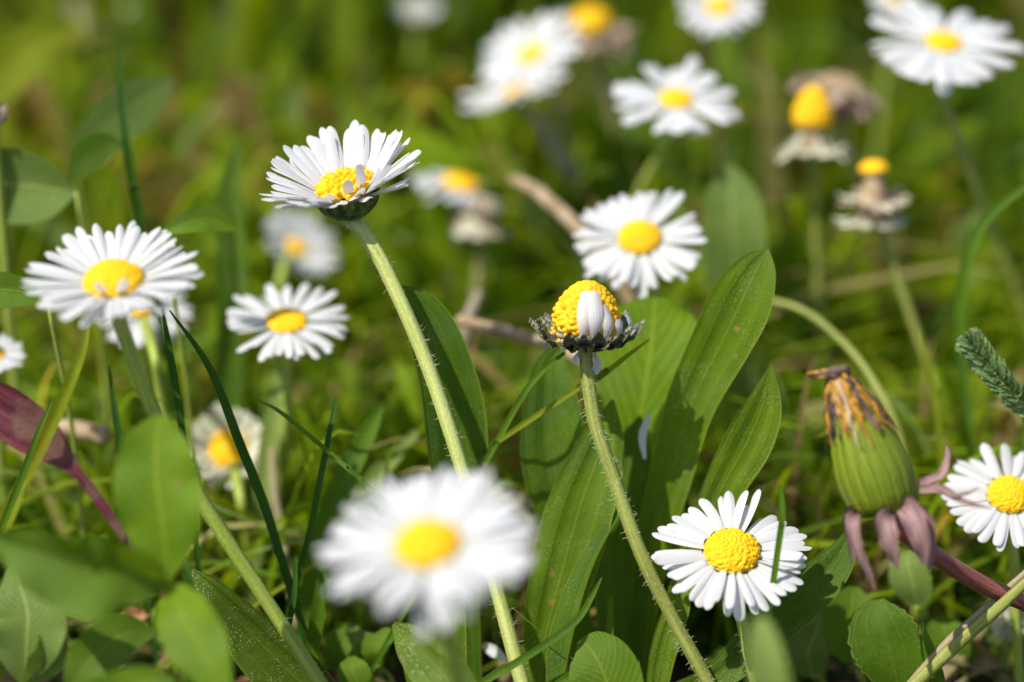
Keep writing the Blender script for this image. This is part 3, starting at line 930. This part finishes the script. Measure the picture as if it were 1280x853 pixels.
leaf("dark curved leaf just behind the tall pale stem",
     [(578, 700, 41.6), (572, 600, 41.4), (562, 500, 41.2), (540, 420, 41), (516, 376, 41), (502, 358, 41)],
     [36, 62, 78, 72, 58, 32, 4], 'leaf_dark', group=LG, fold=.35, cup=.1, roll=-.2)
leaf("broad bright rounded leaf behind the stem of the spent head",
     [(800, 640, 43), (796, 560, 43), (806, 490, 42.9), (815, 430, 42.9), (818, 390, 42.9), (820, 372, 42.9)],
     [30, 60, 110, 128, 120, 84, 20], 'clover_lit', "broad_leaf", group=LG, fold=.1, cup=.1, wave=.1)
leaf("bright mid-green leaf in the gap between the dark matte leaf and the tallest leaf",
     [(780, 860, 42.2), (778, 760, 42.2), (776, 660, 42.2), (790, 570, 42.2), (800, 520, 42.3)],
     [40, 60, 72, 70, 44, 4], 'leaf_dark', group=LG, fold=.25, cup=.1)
leaf("blurred upright oval leaf above the tallest sharp leaf",
     [(920, 420, 47.6), (920, 350, 47.3), (917, 290, 47), (914, 240, 46.9), (912, 205, 46.9)],
     [36, 66, 76, 74, 54, 6], 'clover_grey', "broad_leaf", group=LG, fold=.1, cup=.1)
leaf("narrow leaf standing close behind the blurred nearest daisy",
     [(556, 880, 40.4), (556, 800, 40.4), (560, 740, 40.4), (566, 640, 40.6)], [40, 54, 50, 36, 20], 'leaf', group=LG, fold=.35)
leaf("narrow upright leaf under the petals of the sharp daisy",
     [(818, 880, 40.8), (828, 820, 40.8), (846, 760, 40.9), (858, 715, 41)], [22, 30, 34, 30, 10], 'leaf', group=LG, fold=.3)
# clover and low leaves
CG = "clover leaflets low in the grass"
def clover_leaf(label, tips, hub, d0, mat='clover', group=None, stalk=None, name="clover_leaf"):
    base_px = stalk or (hub[0] + 10, hub[1] + 140, hub[2] + .6)
    H_ = P(*hub)
    b = P(*base_px)
    if b.z > 0: b = Vector((b.x, b.y + b.z * .3, 0))
    root = thing(name, b, label, "clover leaf", group)
    sm = MB()
    sm.tube([b + Vector((0, 0, -.05)), b.lerp(H_, .5) + Vector((.1, 0, .1)), H_], [.05, .045, .04], n=16, k=8)
    sm.build("stalk", M['stem'], root, b)
    for q in tips:
        (pts, w, kw) = q
        pp = [H_] + [P(*x) for x in pts]
        m = MB()
        k2 = dict(n=30, na=12, fold=.12, cup=.08, wave=.08); k2.update(kw)
        lm = k2.pop('mat', None)
        m.ribbon(pp, [x * pxs(hub[2]) for x in w], **k2)
        m.build("leaflet", M[lm or mat], root, b)
    return root
clover_leaf("near out-of-focus clover leaf with one broad leaflet standing upright before the bowed stem",
            [([(204, 660, 37.2), (196, 600, 37.2), (196, 550, 37.3), (200, 518, 37.4)], [6, 84, 108, 100, 66, 10], {'fold': .12, 'wave': .16, 'edge': .03, 'roll': .15}),
             ([(160, 716, 36.9), (100, 712, 36.8), (40, 690, 36.8), (-20, 668, 36.9)], [6, 70, 104, 96, 56, 8], {'roll': .35, 'fold': .45, 'wave': .2, 'edge': .03, 'mat': 'clover'}),
             ([(228, 770, 36.7), (256, 820, 36.5), (282, 880, 36.4)], [6, 60, 78, 60, 10], {'roll': -.2})],
            (210, 728, 37.3), 34, 'clover_lit', CG, stalk=(218, 880, 37.5))
clover_leaf("grey-green clover leaf with a pale midrib in the bottom corner",
            [([(34, 800, 38.6), (34, 760, 38.6), (14, 705, 38.8)], [6, 80, 100, 82, 6], {'roll': .2, 'fold': .2}),
             ([(60, 820, 38.6), (66, 780, 38.8), (72, 745, 39)], [6, 46, 40, 30, 4], {'roll': -.5})],
            (30, 858, 38.8), 38.8, 'clover_grey', CG, stalk=(30, 990, 39.5))
clover_leaf("clover leaf with rounded leaflets below the near blurred one",
            [([(110, 830, 38), (150, 795, 38.2), (192, 792, 38.4)], [6, 50, 62, 50, 8], {}),
             ([(120, 880, 37), (180, 856, 36.6), (220, 850, 36.6)], [6, 50, 60, 40, 6], {})],
            (84, 868, 38), 38, 'clover', CG, stalk=(90, 1010, 39))
leaf("speckled dark leaf slanting down towards the base of the bowed stem",
     [(408, 880, 40.6), (360, 838, 40.4), (312, 790, 40.1), (268, 742, 39.8), (240, 712, 39.8)], [60, 84, 76, 60, 34, 6],
     'leaf_speck', group=LG, fold=.25, cup=.1, roll=.35, ground=False)
leaf("round bright leaf at the bottom edge between the two sharp stems",
     [(775, 905, 39.6), (765, 870, 39.6), (752, 835, 39.6), (738, 812, 39.7), (726, 800, 39.8)], [40, 78, 92, 80, 52, 12],
     'clover', "clover_leaflet", "leaf", CG, fold=.08, cup=.1, roll=.1, ground=False)
leaf("hairy dark leaf curling at the base of the nearest daisy's stem",
     [(585, 890, 38.6), (552, 842, 38.8), (520, 808, 39.2), (492, 780, 39.6)], [60, 76, 62, 44, 6], 'leaf_speck', group=LG, fold=.4, roll=.3)
leaf("small pointed leaf with yellow edge under the nearest daisy",
     [(540, 880, 39.6), (520, 840, 39.6), (504, 812, 39.8)], [30, 36, 24, 4], 'leaf_dark', group=LG, fold=.3)
for i, (x, y, w, r, m_, dd, lab) in enumerate([
        (425, 806, 44, .2, 'clover', 42.2, "small round leaflet beside the base of the bowed stem"),
        (452, 800, 26, -.4, 'clover_grey', 42, "small pale folded leaflet next to the round one below the nearest daisy"),
        (468, 806, 34, .5, 'clover', 41.6, "small round leaflet curled over the pale folded one"),
        (448, 846, 40, .1, 'clover', 41.4, "small round leaflet at the bottom edge under the pale folded one"),
        (1116, 802, 84, .15, 'leaf_dark', 40.6, "dark round leaf with scalloped edge under the dandelion head"),
        (1060, 775, 66, -.3, 'clover', 42.0, "mid-green round leaf half behind the dark scalloped one"),
        (1010, 800, 60, .4, 'clover_grey', 42.4, "pale grey-green leaf behind the arching dark leaf"),
        (1142, 720, 50, .3, 'clover_grey', 42.6, "blurred greyish leaf hanging behind the curled bracts"),
        (1190, 800, 50, -.3, 'clover', 43, "blurred low leaf between the dark round leaf and the striped stalk")]):
    a = random.Random(i).uniform(-.35, .35)
    leaf(lab, [(x + w * .1, y + w * .75, dd + .2), (x, y + w * .25, dd), (x + w * a, y - w * .25, dd), (x + w * a * 1.3, y - w * .62, dd + .2)],
         [w * .4, w, w * .96, w * .2], m_, "clover_leaflet", "leaf", CG, fold=.12, cup=.12, roll=r, ground=False, edge=.05, n=26)

# upper-left broad leaves
leaf("blurred broad clover leaflet with a pale mark at the left edge",
     [(95, 240, 43.4), (60, 236, 43.6), (10, 230, 43.8), (-50, 225, 44)], [10, 76, 96, 60], 'clover_grey', "clover_leaflet", "leaf", CG,
     ground=False, fold=.2, roll=.3)
leaf("blurred grey-green leaflet slanting up above the blurred pale-marked one",
     [(92, 192, 45.6), (130, 158, 45.6), (175, 128, 45.8), (214, 98, 46)], [14, 54, 62, 8], 'clover_grey', "clover_leaflet", "leaf", CG, ground=False, fold=.1, roll=-.2)
leaf("small dark leaflet joined to the thin upright grass shoot",
     [(156, 184, 44), (132, 182, 44), (108, 196, 43.9), (86, 228, 43.8)], [6, 34, 42, 6], 'leaf_dark', "clover_leaflet", "leaf", CG, ground=False, fold=.1)
leaf("leaflet with a curled pale rim above the large bowed daisy",
     [(204, 290, 41.6), (230, 280, 41.6), (262, 274, 41.8), (296, 286, 42)], [8, 26, 34, 8], 'clover', "clover_leaflet", "leaf", CG, ground=False, fold=.3, roll=.2)
leaf("blurred leaflet tucked behind the large bowed daisy at the left edge",
     [(60, 380, 41), (30, 366, 41), (-10, 362, 41), (-40, 360, 41.2)], [10, 36, 44, 10], 'clover', "clover_leaflet", "leaf", CG, ground=False, fold=.2)
leaf("broad yellow-green blurred leaf in the top corner",
     [(-60, 160, 50), (-10, 100, 50), (40, 55, 50), (95, 28, 50.5)], [40, 64, 54, 8], 'blade_yellow', "broad_leaf", "leaf", LG, ground=False, fold=.2)
leaf("reddened withered leaf with a pink stalk at the left edge",
     [(152, 664, 42.4), (120, 620, 42.2), (92, 585, 42), (50, 545, 41.8), (0, 508, 41.6), (-40, 480, 41.5)],
     [13, 14, 18, 56, 62, 30], 'leaf_red', "withered_leaf", "leaf", ground=True, fold=.3, roll=.2)

# individual grass blades
GG = "single grass blades among the flowers"
blades = [
    ("dark grass blade arching down from the large bowed daisy to the low cream daisy",
     [(352, 700, 41.2), (330, 630, 41), (300, 555, 40.6), (262, 460, 40.2), (212, 388, 39.8)], [11, 12, 12, 9, 2], 'blade_dark'),
    ("dark straight grass blade hanging under the large bowed daisy",
     [(240, 640, 41.2), (228, 540, 40.8), (214, 450, 40.4), (203, 386, 40)], [8, 9, 9, 3], 'blade_dark'),
    ("thin green blade slanting down towards the nearest daisy",
     [(470, 615, 40.2), (452, 600, 40.2), (400, 556, 40.4), (350, 515, 40.8), (318, 498, 41)], [2, 6, 6, 5, 1], 'blade'),
    ("short dark blade crossing the thin slanting one",
     [(372, 720, 41.4), (386, 670, 41), (402, 590, 40.8), (416, 520, 40.8), (421, 497, 40.8)], [8, 8, 8, 6, 2], 'blade_dark'),
    ("broad blurred blade beside the nearest daisy with a curled tip",
     [(385, 760, 43), (400, 680, 42.8), (430, 600, 42.6), (462, 535, 42.6), (478, 508, 42.7)], [24, 30, 30, 22, 4], 'blade'),
    ("pale grey blade behind the nearest daisy", [(420, 700, 44), (460, 610, 43.8), (520, 540, 43.8)], [22, 26, 10], 'blade_grey'),
    ("thin blade standing up in front of the sharp daisy's petals",
     [(972, 690, 39.2), (977, 655, 39.1), (977, 625, 39.1), (974, 606, 39.1)], [8, 8, 8, 4], 'blade'),
    ("curled thin blade bending across the base of the tall pale stem",
     [(600, 856, 39.4), (640, 832, 39.4), (690, 800, 39.5), (722, 774, 39.6), (740, 745, 39.7), (752, 722, 39.7)], [10, 10, 9, 9, 7, 2], 'blade'),
    ("pale green blade along the bottom edge beside the round bright leaf",
     [(640, 890, 39.8), (690, 858, 39.8), (740, 836, 39.9), (800, 830, 40)], [14, 15, 14, 8], 'blade'),
    ("bristly thin blade standing behind the bottom of the wavy leaf", [(762, 830, 41), (762, 790, 41), (764, 745, 41)], [9, 9, 4], 'leaf_hairy'),
    ("bright thin blade crossing in front of the dark matte leaf",
     [(600, 590, 40.8), (622, 550, 40.7), (655, 492, 40.6), (680, 462, 40.6), (706, 441, 40.6)], [8, 8, 8, 7, 4], 'blade'),
    ("bright thin blade running up to the side of the spent flower head",
     [(700, 500, 41), (745, 475, 40.9), (780, 448, 40.8), (812, 424, 40.8)], [7, 7, 6, 2], 'blade_yellow'),
    ("arching grass blade entering from the edge right of the spent heads",
     [(1216, 640, 45), (1210, 520, 44.6), (1200, 420, 44.2), (1206, 340, 44), (1232, 275, 43.8), (1290, 226, 43.6)], [11, 13, 14, 14, 13, 9], 'blade'),
    ("thin yellow-green blade between the dandelion and the arching blade",
     [(1180, 640, 44), (1174, 545, 43.6), (1162, 470, 43.4), (1150, 412, 43.4)], [9, 9, 8, 2], 'blade_yellow'),
    ("thin upright shoot rising above the upper leaflets",
     [(178, 290, 44), (166, 230, 43.6), (158, 180, 43.3), (152, 120, 43.2), (148, 55, 43.2)], [12, 12, 10, 8, 2], 'blade_dark'),
    ("yellow-green blade leaning from under the large bowed daisy",
     [(10, 640, 42), (50, 560, 41.6), (80, 495, 41.3), (102, 440, 41.1), (110, 404, 41)], [16, 17, 16, 12, 5], 'blade_yellow'),
    ("thin dark blade crossing the reddened leaf", [(0, 665, 40.8), (26, 600, 40.6), (46, 545, 40.5), (66, 500, 40.6)], [9, 9, 7, 3], 'blade'),
    ("yellow blade low at the left edge under the reddened leaf", [(-20, 700, 42), (10, 640, 41.8), (34, 590, 41.8)], [22, 22, 8], 'blade_yellow'),
    ("dark short blade left of the bowed stem", [(158, 600, 42), (148, 540, 41.8), (136, 458, 41.6)], [10, 10, 3], 'blade_dark'),
    ("out-of-focus grey-green blade tip under the sharp daisy",
     [(970, 900, 35), (962, 850, 34.8), (954, 800, 34.8), (950, 770, 34.9)], [48, 50, 38, 12], 'blade_grey'),
    ("short pointed green blade at the bottom under the dandelion's dark leaf",
     [(1178, 880, 40.2), (1166, 830, 40.2), (1152, 778, 40.2)], [18, 20, 3], 'blade'),
    ("broad green blade rising behind the low cream daisy", [(318, 690, 44.6), (330, 600, 44.4), (345, 500, 44.4), (350, 450, 44.6)], [20, 24, 22, 6], 'blade_grey'),
    ("slim dark blade left of the cream daisy", [(252, 760, 41), (228, 700, 41), (205, 660, 41.2)], [9, 9, 3], 'blade_dark'),
    ("green sheath beside the base of the bowed stem", [(392, 800, 41.4), (402, 740, 41.2), (408, 690, 41.2)], [18, 18, 10], 'blade'),
    ("thin dark spike between the bowed stem and the green sheath", [(360, 790, 40.6), (368, 740, 40.5), (370, 692, 40.5)], [7, 7, 3], 'blade_dark'),
    ("dark upright leaf seen against the blurred grass left of the cupped daisy", [(288, 420, 46), (290, 330, 45.8), (286, 250, 45.8), (298, 175, 46)], [34, 36, 30, 5], 'leaf_dark'),
]
for lab, pts, ww, mt in blades:
    dm = sum(q[2] for q in pts) / len(pts)
    leaf(lab, pts, ww, mt, "grass_strand", "grass blade", GG, fold=.35, n=30, na=6)

for lab, x, y, d_, w in [("orange-brown dead leaf scrap on the soil under the near clover leaf", 165, 772, 42.5, 34),
                         ("small orange dead leaf blurred far behind the upper leaflets", 222, 84, 62, 44),
                         ("reddish dead leaf scrap at the bottom edge by the base of the bowed stem", 432, 838, 42.6, 40)]:
    leaf(lab, [(x - w * .6, y + w * .3, d_), (x, y, d_), (x + w * .7, y - w * .2, d_ + .1)], [w * .3, w * .7, w * .1],
         'leaf_red' if 'reddish' in lab else 'dead_orange', "dead_leaf", "dead leaf", "dead leaf scraps", ground=False, fold=.3, wave=.2, n=20)

# stalks
def stalk(label, pts, r, mat, name="dry_stalk", group="dry and bare stalks", cat="stalk", ground=True):
    pp = [P(*q) for q in pts]
    if ground and pp[-1].z > 0:
        dirn = (pp[-1] - pp[-2]).normalized(); dirn.z = min(dirn.z, -.5)
        b = pp[-1] + dirn * (pp[-1].z / -dirn.z)
        pp.append(b)
    m = MB()
    m.tube(pp, [r * .8] + [r] * (len(pp) - 1), n=40, k=10, bump=.15)
    return tag(m.build(name, M[mat], None, pp[-1]), label, cat, group)
stalk("pale dry stalk slanting behind the round-centred daisy", [(640, 224, 47.4), (668, 238, 47.2), (700, 264, 47), (735, 300, 46.8), (790, 380, 46.8), (815, 470, 47)], .11, 'dry')
stalk("pale dry stalk lying level behind the spent head", [(572, 400, 44.6), (610, 410, 44.4), (650, 420, 44.2), (700, 436, 44), (750, 470, 43.8), (785, 560, 43.8), (800, 680, 44)], .10, 'dry')
stalk("brown dry stalk bending down behind the dandelion head",
      [(960, 374, 45.4), (1010, 392, 45), (1065, 440, 44.6), (1105, 500, 44), (1128, 560, 44), (1136, 660, 44.2)], .055, 'stem_olive')
stalk("brown stalk rising behind the bristled gap below the cream daisy", [(340, 560, 44.4), (344, 620, 44.2), (356, 690, 44)], .07, 'stem_brown')
stalk("grey stalk slanting up behind the white daisy pair", [(668, 140, 51), (700, 200, 51.4), (735, 250, 52)], .10, 'drygrey')
stalk("striped green and brown stalk crossing the bottom corner under the red stem",
      [(1300, 712, 39.4), (1240, 768, 39.6), (1190, 812, 39.8), (1140, 860, 40)], .085, 'stem_olive', name="grass_stalk")
stalk("dry brown stem lying along the striped stalk", [(1300, 700, 39.9), (1236, 758, 40), (1184, 804, 40.1), (1128, 866, 40.3)], .06, 'stem_brown')
stalk("pinkish dry stem piece left of the reddened leaf's stalk", [(70, 532, 44), (100, 538, 44), (134, 545, 43.8)], .14, 'dry', ground=False)
stalk("pale dry stalk in the gap behind the curved dark leaf", [(600, 365, 46.5), (585, 400, 46.4), (575, 450, 46.4)], .10, 'drygrey')

# feathery yarrow leaf
def yarrow():
    rnd = random.Random(4)
    path = [P(x, y, z) for x, y, z in [(1340, 610, 41.6), (1290, 520, 41.2), (1250, 475, 41), (1222, 440, 41), (1206, 418, 41)]]
    base = Vector((path[0].x + .6, path[0].y + .3, 0))
    path = [base] + path
    root = thing("feathery_leaf", base, "feathery hairy leaf poking in from the edge above the cut-off daisy", "leaf")
    m = MB()
    m.tube(path, [.05, .05, .04, .035, .03, .015], n=30, k=8)
    m.build("stalk", M['stem'], root, base)
    cc = cr(path, 200)
    m = MB()
    m.ribbon(cc[50:], [.16 + .16 * math.sin(math.pi * min(1, k / 149 * 1.02)) ** .6 for k in range(150)], na=8, cup=.3, wave=.3, wfreq=9, raw=True)
    for i in range(60, 199):
        t = (cc[min(199, i + 1)] - cc[i - 1]).normalized()
        w = .27 * min(1, (200 - i) / 30) * min(1, (i - 50) / 40)
        for sgn in (-1, 1):
            for q in range(6):
                side = t.cross(CAM - cc[i]).normalized() * sgn
                nn = side.cross(t)
                d1 = (side * rnd.uniform(.4, 1) + t * rnd.uniform(.2, .9) + nn * rnd.uniform(-.8, .8)).normalized()
                L = w * rnd.uniform(.3, .95)
                p0 = cc[i]
                m.ribbon([p0, p0 + d1 * L * .6, p0 + d1 * L + t * L * .25], [.04, .075, .03], n=5, na=2, cup=.5,
                         roll=rnd.uniform(-1, 1))
    m.build("foliage", M['yarrow'], root, base)
    HEADS.append((1250, 480, 60, 41))
yarrow()

# far blossoms, bud, petals
def blossom(label, px, py, d, r, mat, name="clover_blossom"):
    rnd = random.Random(px)
    C = P(px, py, d); r *= pxs(d)
    base = Vector((C.x, C.y + .3, 0))
    root = thing(name, base, label, "clover blossom", "clover blossoms far behind")
    m = MB(); m.tube([C - Vector((0, 0, r * .4)), (C + base) / 2, base], [.08, .08, .08], n=10, k=8); m.build("stem", M['stem'], root, base)
    m = MB()
    m.tube([C - Vector((0, 0, r * .5)), C, C + Vector((0, 0, r * .5))], [r * .3, r * .5, r * .3], n=6, k=8)
    for i in range(90):
        z = 1 - 2 * (i + .5) / 90; a = i * 2.4
        dr = Vector((math.sqrt(1 - z * z) * math.cos(a), math.sqrt(1 - z * z) * math.sin(a), z))
        m.ribbon([C + dr * r * .4, C + dr * r * .75, C + dr * r * rnd.uniform(.9, 1.1)], [.05, r * .25, r * .1], n=5, na=2, cup=.4, side=dr.orthogonal())
    m.build("blossom", M[mat], root, base)
blossom("cream round blossom blurred at the top above the upper leaflets", 128, 22, 62, 40, 'petal_cream')
blossom("pink blossom blurred in the top corner", 22, 10, 64, 20, 'bract_pink')
blossom("small pinkish blossom cut off by the left edge above the broad leaflet", -8, 142, 43, 18, 'petal_dry')
blossom("pale low blossom at the bottom corner below the striped stalk", 1262, 776, 43, 26, 'petal_cream')
for lab, pts, w in [("fallen white petal in the shade behind the base of the tall pale stem", [(604, 806, 42), (618, 815, 41.9), (634, 826, 41.8)], 14),
                    ("white petal caught upright between the broad leaves", [(812, 518, 41.8), (803, 545, 41.6), (806, 574, 41.5)], 10)]:
    m = MB(); pp = [P(*q) for q in pts]
    m.ribbon(pp, [w * pxs(42) * .5, w * pxs(42), w * pxs(42) * .4], n=10, na=6, cup=.4)
    tag(m.build("loose_petal", M['petal'], None, pp[0]), lab, "petal", "loose white petals")

# ---------------------------------------------------------------- meadow grass: nobody could count it
def meadow():
    rnd = random.Random(2024)
    m = MB()
    def colour(x, y):
        # moss-green, lime and strawy patches, as a real lawn has
        q = mnoise.noise(Vector((x * .28, y * .16, 4))) + mnoise.noise(Vector((x * .9, y * .5, 9))) * .5
        t = min(.999, max(0, rnd.random() + q * .45))
        b = rnd.uniform(.75, 1.4)
        if t < .22: c = (.085, .165, .012)
        elif t < .62: c = (.165, .25, .006)
        elif t < .80: c = (.24, .31, .014)
        elif t < .89: c = (.20, .29, .09)
        elif t < .95: c = (.38, .31, .13)
        else: c = (.30, .19, .09)
        return tuple(x * b for x in c)
    def top_limit(d):
        if d < 43: return 620
        if d < 44.5: return 520
        if d < 46: return 420
        if d < 48: return 300
        if d < 50: return 180
        if d < 53: return 60
        return -400
    n_ok = 0
    def clear(pts, lim):
        for q in pts:
            x, y, d = proj(q)
            if y < lim: return False
            for hx, hy, hr, hd in HEADS:
                if d < hd + .3 and abs(x - hx) < hr and abs(y - hy) < hr * .8: return False
        return True
    tries = 0
    zones = [(2.6, 8.0, 1500, (1.2, 3.6), .26), (8.0, 16.0, 2300, (3.0, 6.4), .15), (16.0, 34.0, 2700, (6, 12.0), .08),
             (34, 80, 2600, (5, 10), .18)]
    FINE = [(1.2, 5.5, 1500, (1.0, 4.4), .55, 1), (5.5, 16.0, 1100, (3.0, 7.0), .5, 1), (16, 50, 500, (6, 11), .3, 1)]
    for z_ in [z + (0,) for z in zones] + FINE:
        (y0, y1, num, hr_, ls, fine) = z_
        k = 0; tries = 0
        while k < num and tries < num * 12:
            tries += 1
            y = rnd.uniform(y0, y1)
            xr = 10 + (y + 37) * .16 + (10 if y > 16 else 2)
            x = rnd.uniform(-xr, xr)
            h = rnd.uniform(*hr_)
            lean = rnd.gauss(0, ls); lean2 = rnd.gauss(0, .2)
            if rnd.random() < .10: lean *= 2.8
            b = Vector((x, y, -.1))
            p1 = b + Vector((lean * h * .25, lean2 * h * .25, h * .5))
            p2 = b + Vector((lean * h * .75, lean2 * h * .7, h * (1 - .15 * abs(lean))))
            p3 = b + Vector((lean * h * 1.35, lean2 * h * 1.2, h * (1.15 - .5 * abs(lean))))
            d = proj(p2)[2]
            if not clear((p1, p2, p3), top_limit(d) - (rnd.choice((0, 60, 130)) if fine else 0)): continue
            w = rnd.choice((.16, .22, .28, .34, .42, .55)) * rnd.uniform(.8, 1.2)
            if y > 8: w *= 1.35 if y < 16 else 1.7
            if fine: w = rnd.uniform(.07, .16)
            broad = rnd.random() < .12 and not fine
            if broad: w *= 2.0
            rz = rnd.uniform(-.9, .9)
            m.ribbon([b, p1, p2, p3], [w * .7, w, w * (.9 if broad else .7), w * .03],
                     side=Vector((math.cos(rz), math.sin(rz), 0)), n=9, na=2, fold=.3, col=(tuple(q * 1.35 for q in colour(x, y)) if fine else colour(x, y)), twist=rnd.uniform(-.6, .6))
            k += 1
    return m.build("grass", M['grass'])
tag(meadow(), "dense green meadow grass of mixed blades filling the space around and behind the flowers", "grass", kind="stuff")

def cover():
    rnd = random.Random(5)
    m = MB()
    for i in range(2300):
        y = rnd.uniform(-2, 30) if i < 500 else rnd.uniform(2, 9)
        x = rnd.uniform(-16, 16)
        z = rnd.uniform(.2, 1.6) if y < 6 else rnd.uniform(.3, 2.0)
        c = Vector((x, y, z))
        if proj(c)[2] < 41.6 : continue
        r = rnd.uniform(.25, .55)
        t = rnd.random()
        col = (.055, .12, .012) if t < .5 else ((.09, .16, .02) if t < .85 else (.10, .15, .06))
        for k in range(3):
            a = rnd.uniform(0, 6.28) if k == 0 else a + 2.09
            dr = Vector((math.cos(a), math.sin(a), rnd.uniform(-.1, .5)))
            m.ribbon([c, c + dr * r * .5, c + dr * r, c + dr * r * 1.35], [.06, r * .8, r * .95, r * .25], n=7, na=4, fold=.2, cup=.1,
                     side=Vector((-math.sin(a), math.cos(a), 0)), col=col)
        m.tube([c, Vector((x, y + .2, 0))], [.03, .03], n=3, k=4, cap=False, col=(.15, .2, .04))
    return m.build("ground_cover", M['grass'])
tag(cover(), "low tangle of small clover leaves close to the soil under the grass", "ground cover", kind="stuff")

def litter():
    rnd = random.Random(6)
    m = MB()
    for i in range(1500):
        y = rnd.uniform(-2, 50); x = rnd.uniform(-18, 18)
        c = Vector((x, y, rnd.uniform(.05, .8)))
        if proj(c)[2] < 41.5: continue
        a = rnd.uniform(0, 6.28)
        L = rnd.uniform(.5, 2.2)
        dr = Vector((math.cos(a), math.sin(a), rnd.uniform(-.1, .5)))
        t = rnd.random()
        col = (.30, .22, .13) if t < .5 else ((.16, .09, .05) if t < .8 else (.35, .15, .09))
        b = rnd.uniform(.6, 1.2)
        w = rnd.uniform(.08, .4)
        m.ribbon([c, c + dr * L * .5 + Vector((0, 0, rnd.uniform(0, .3))), c + dr * L], [w * .4, w, w * .2], n=6, na=2, cup=.4,
                 side=Vector((-math.sin(a), math.cos(a), 0)), col=tuple(q * b for q in col))
    return m.build("dead_grass", M['straw'])
tag(litter(), "dry brown grass and leaf litter lying on the soil", "dead grass", kind="stuff")
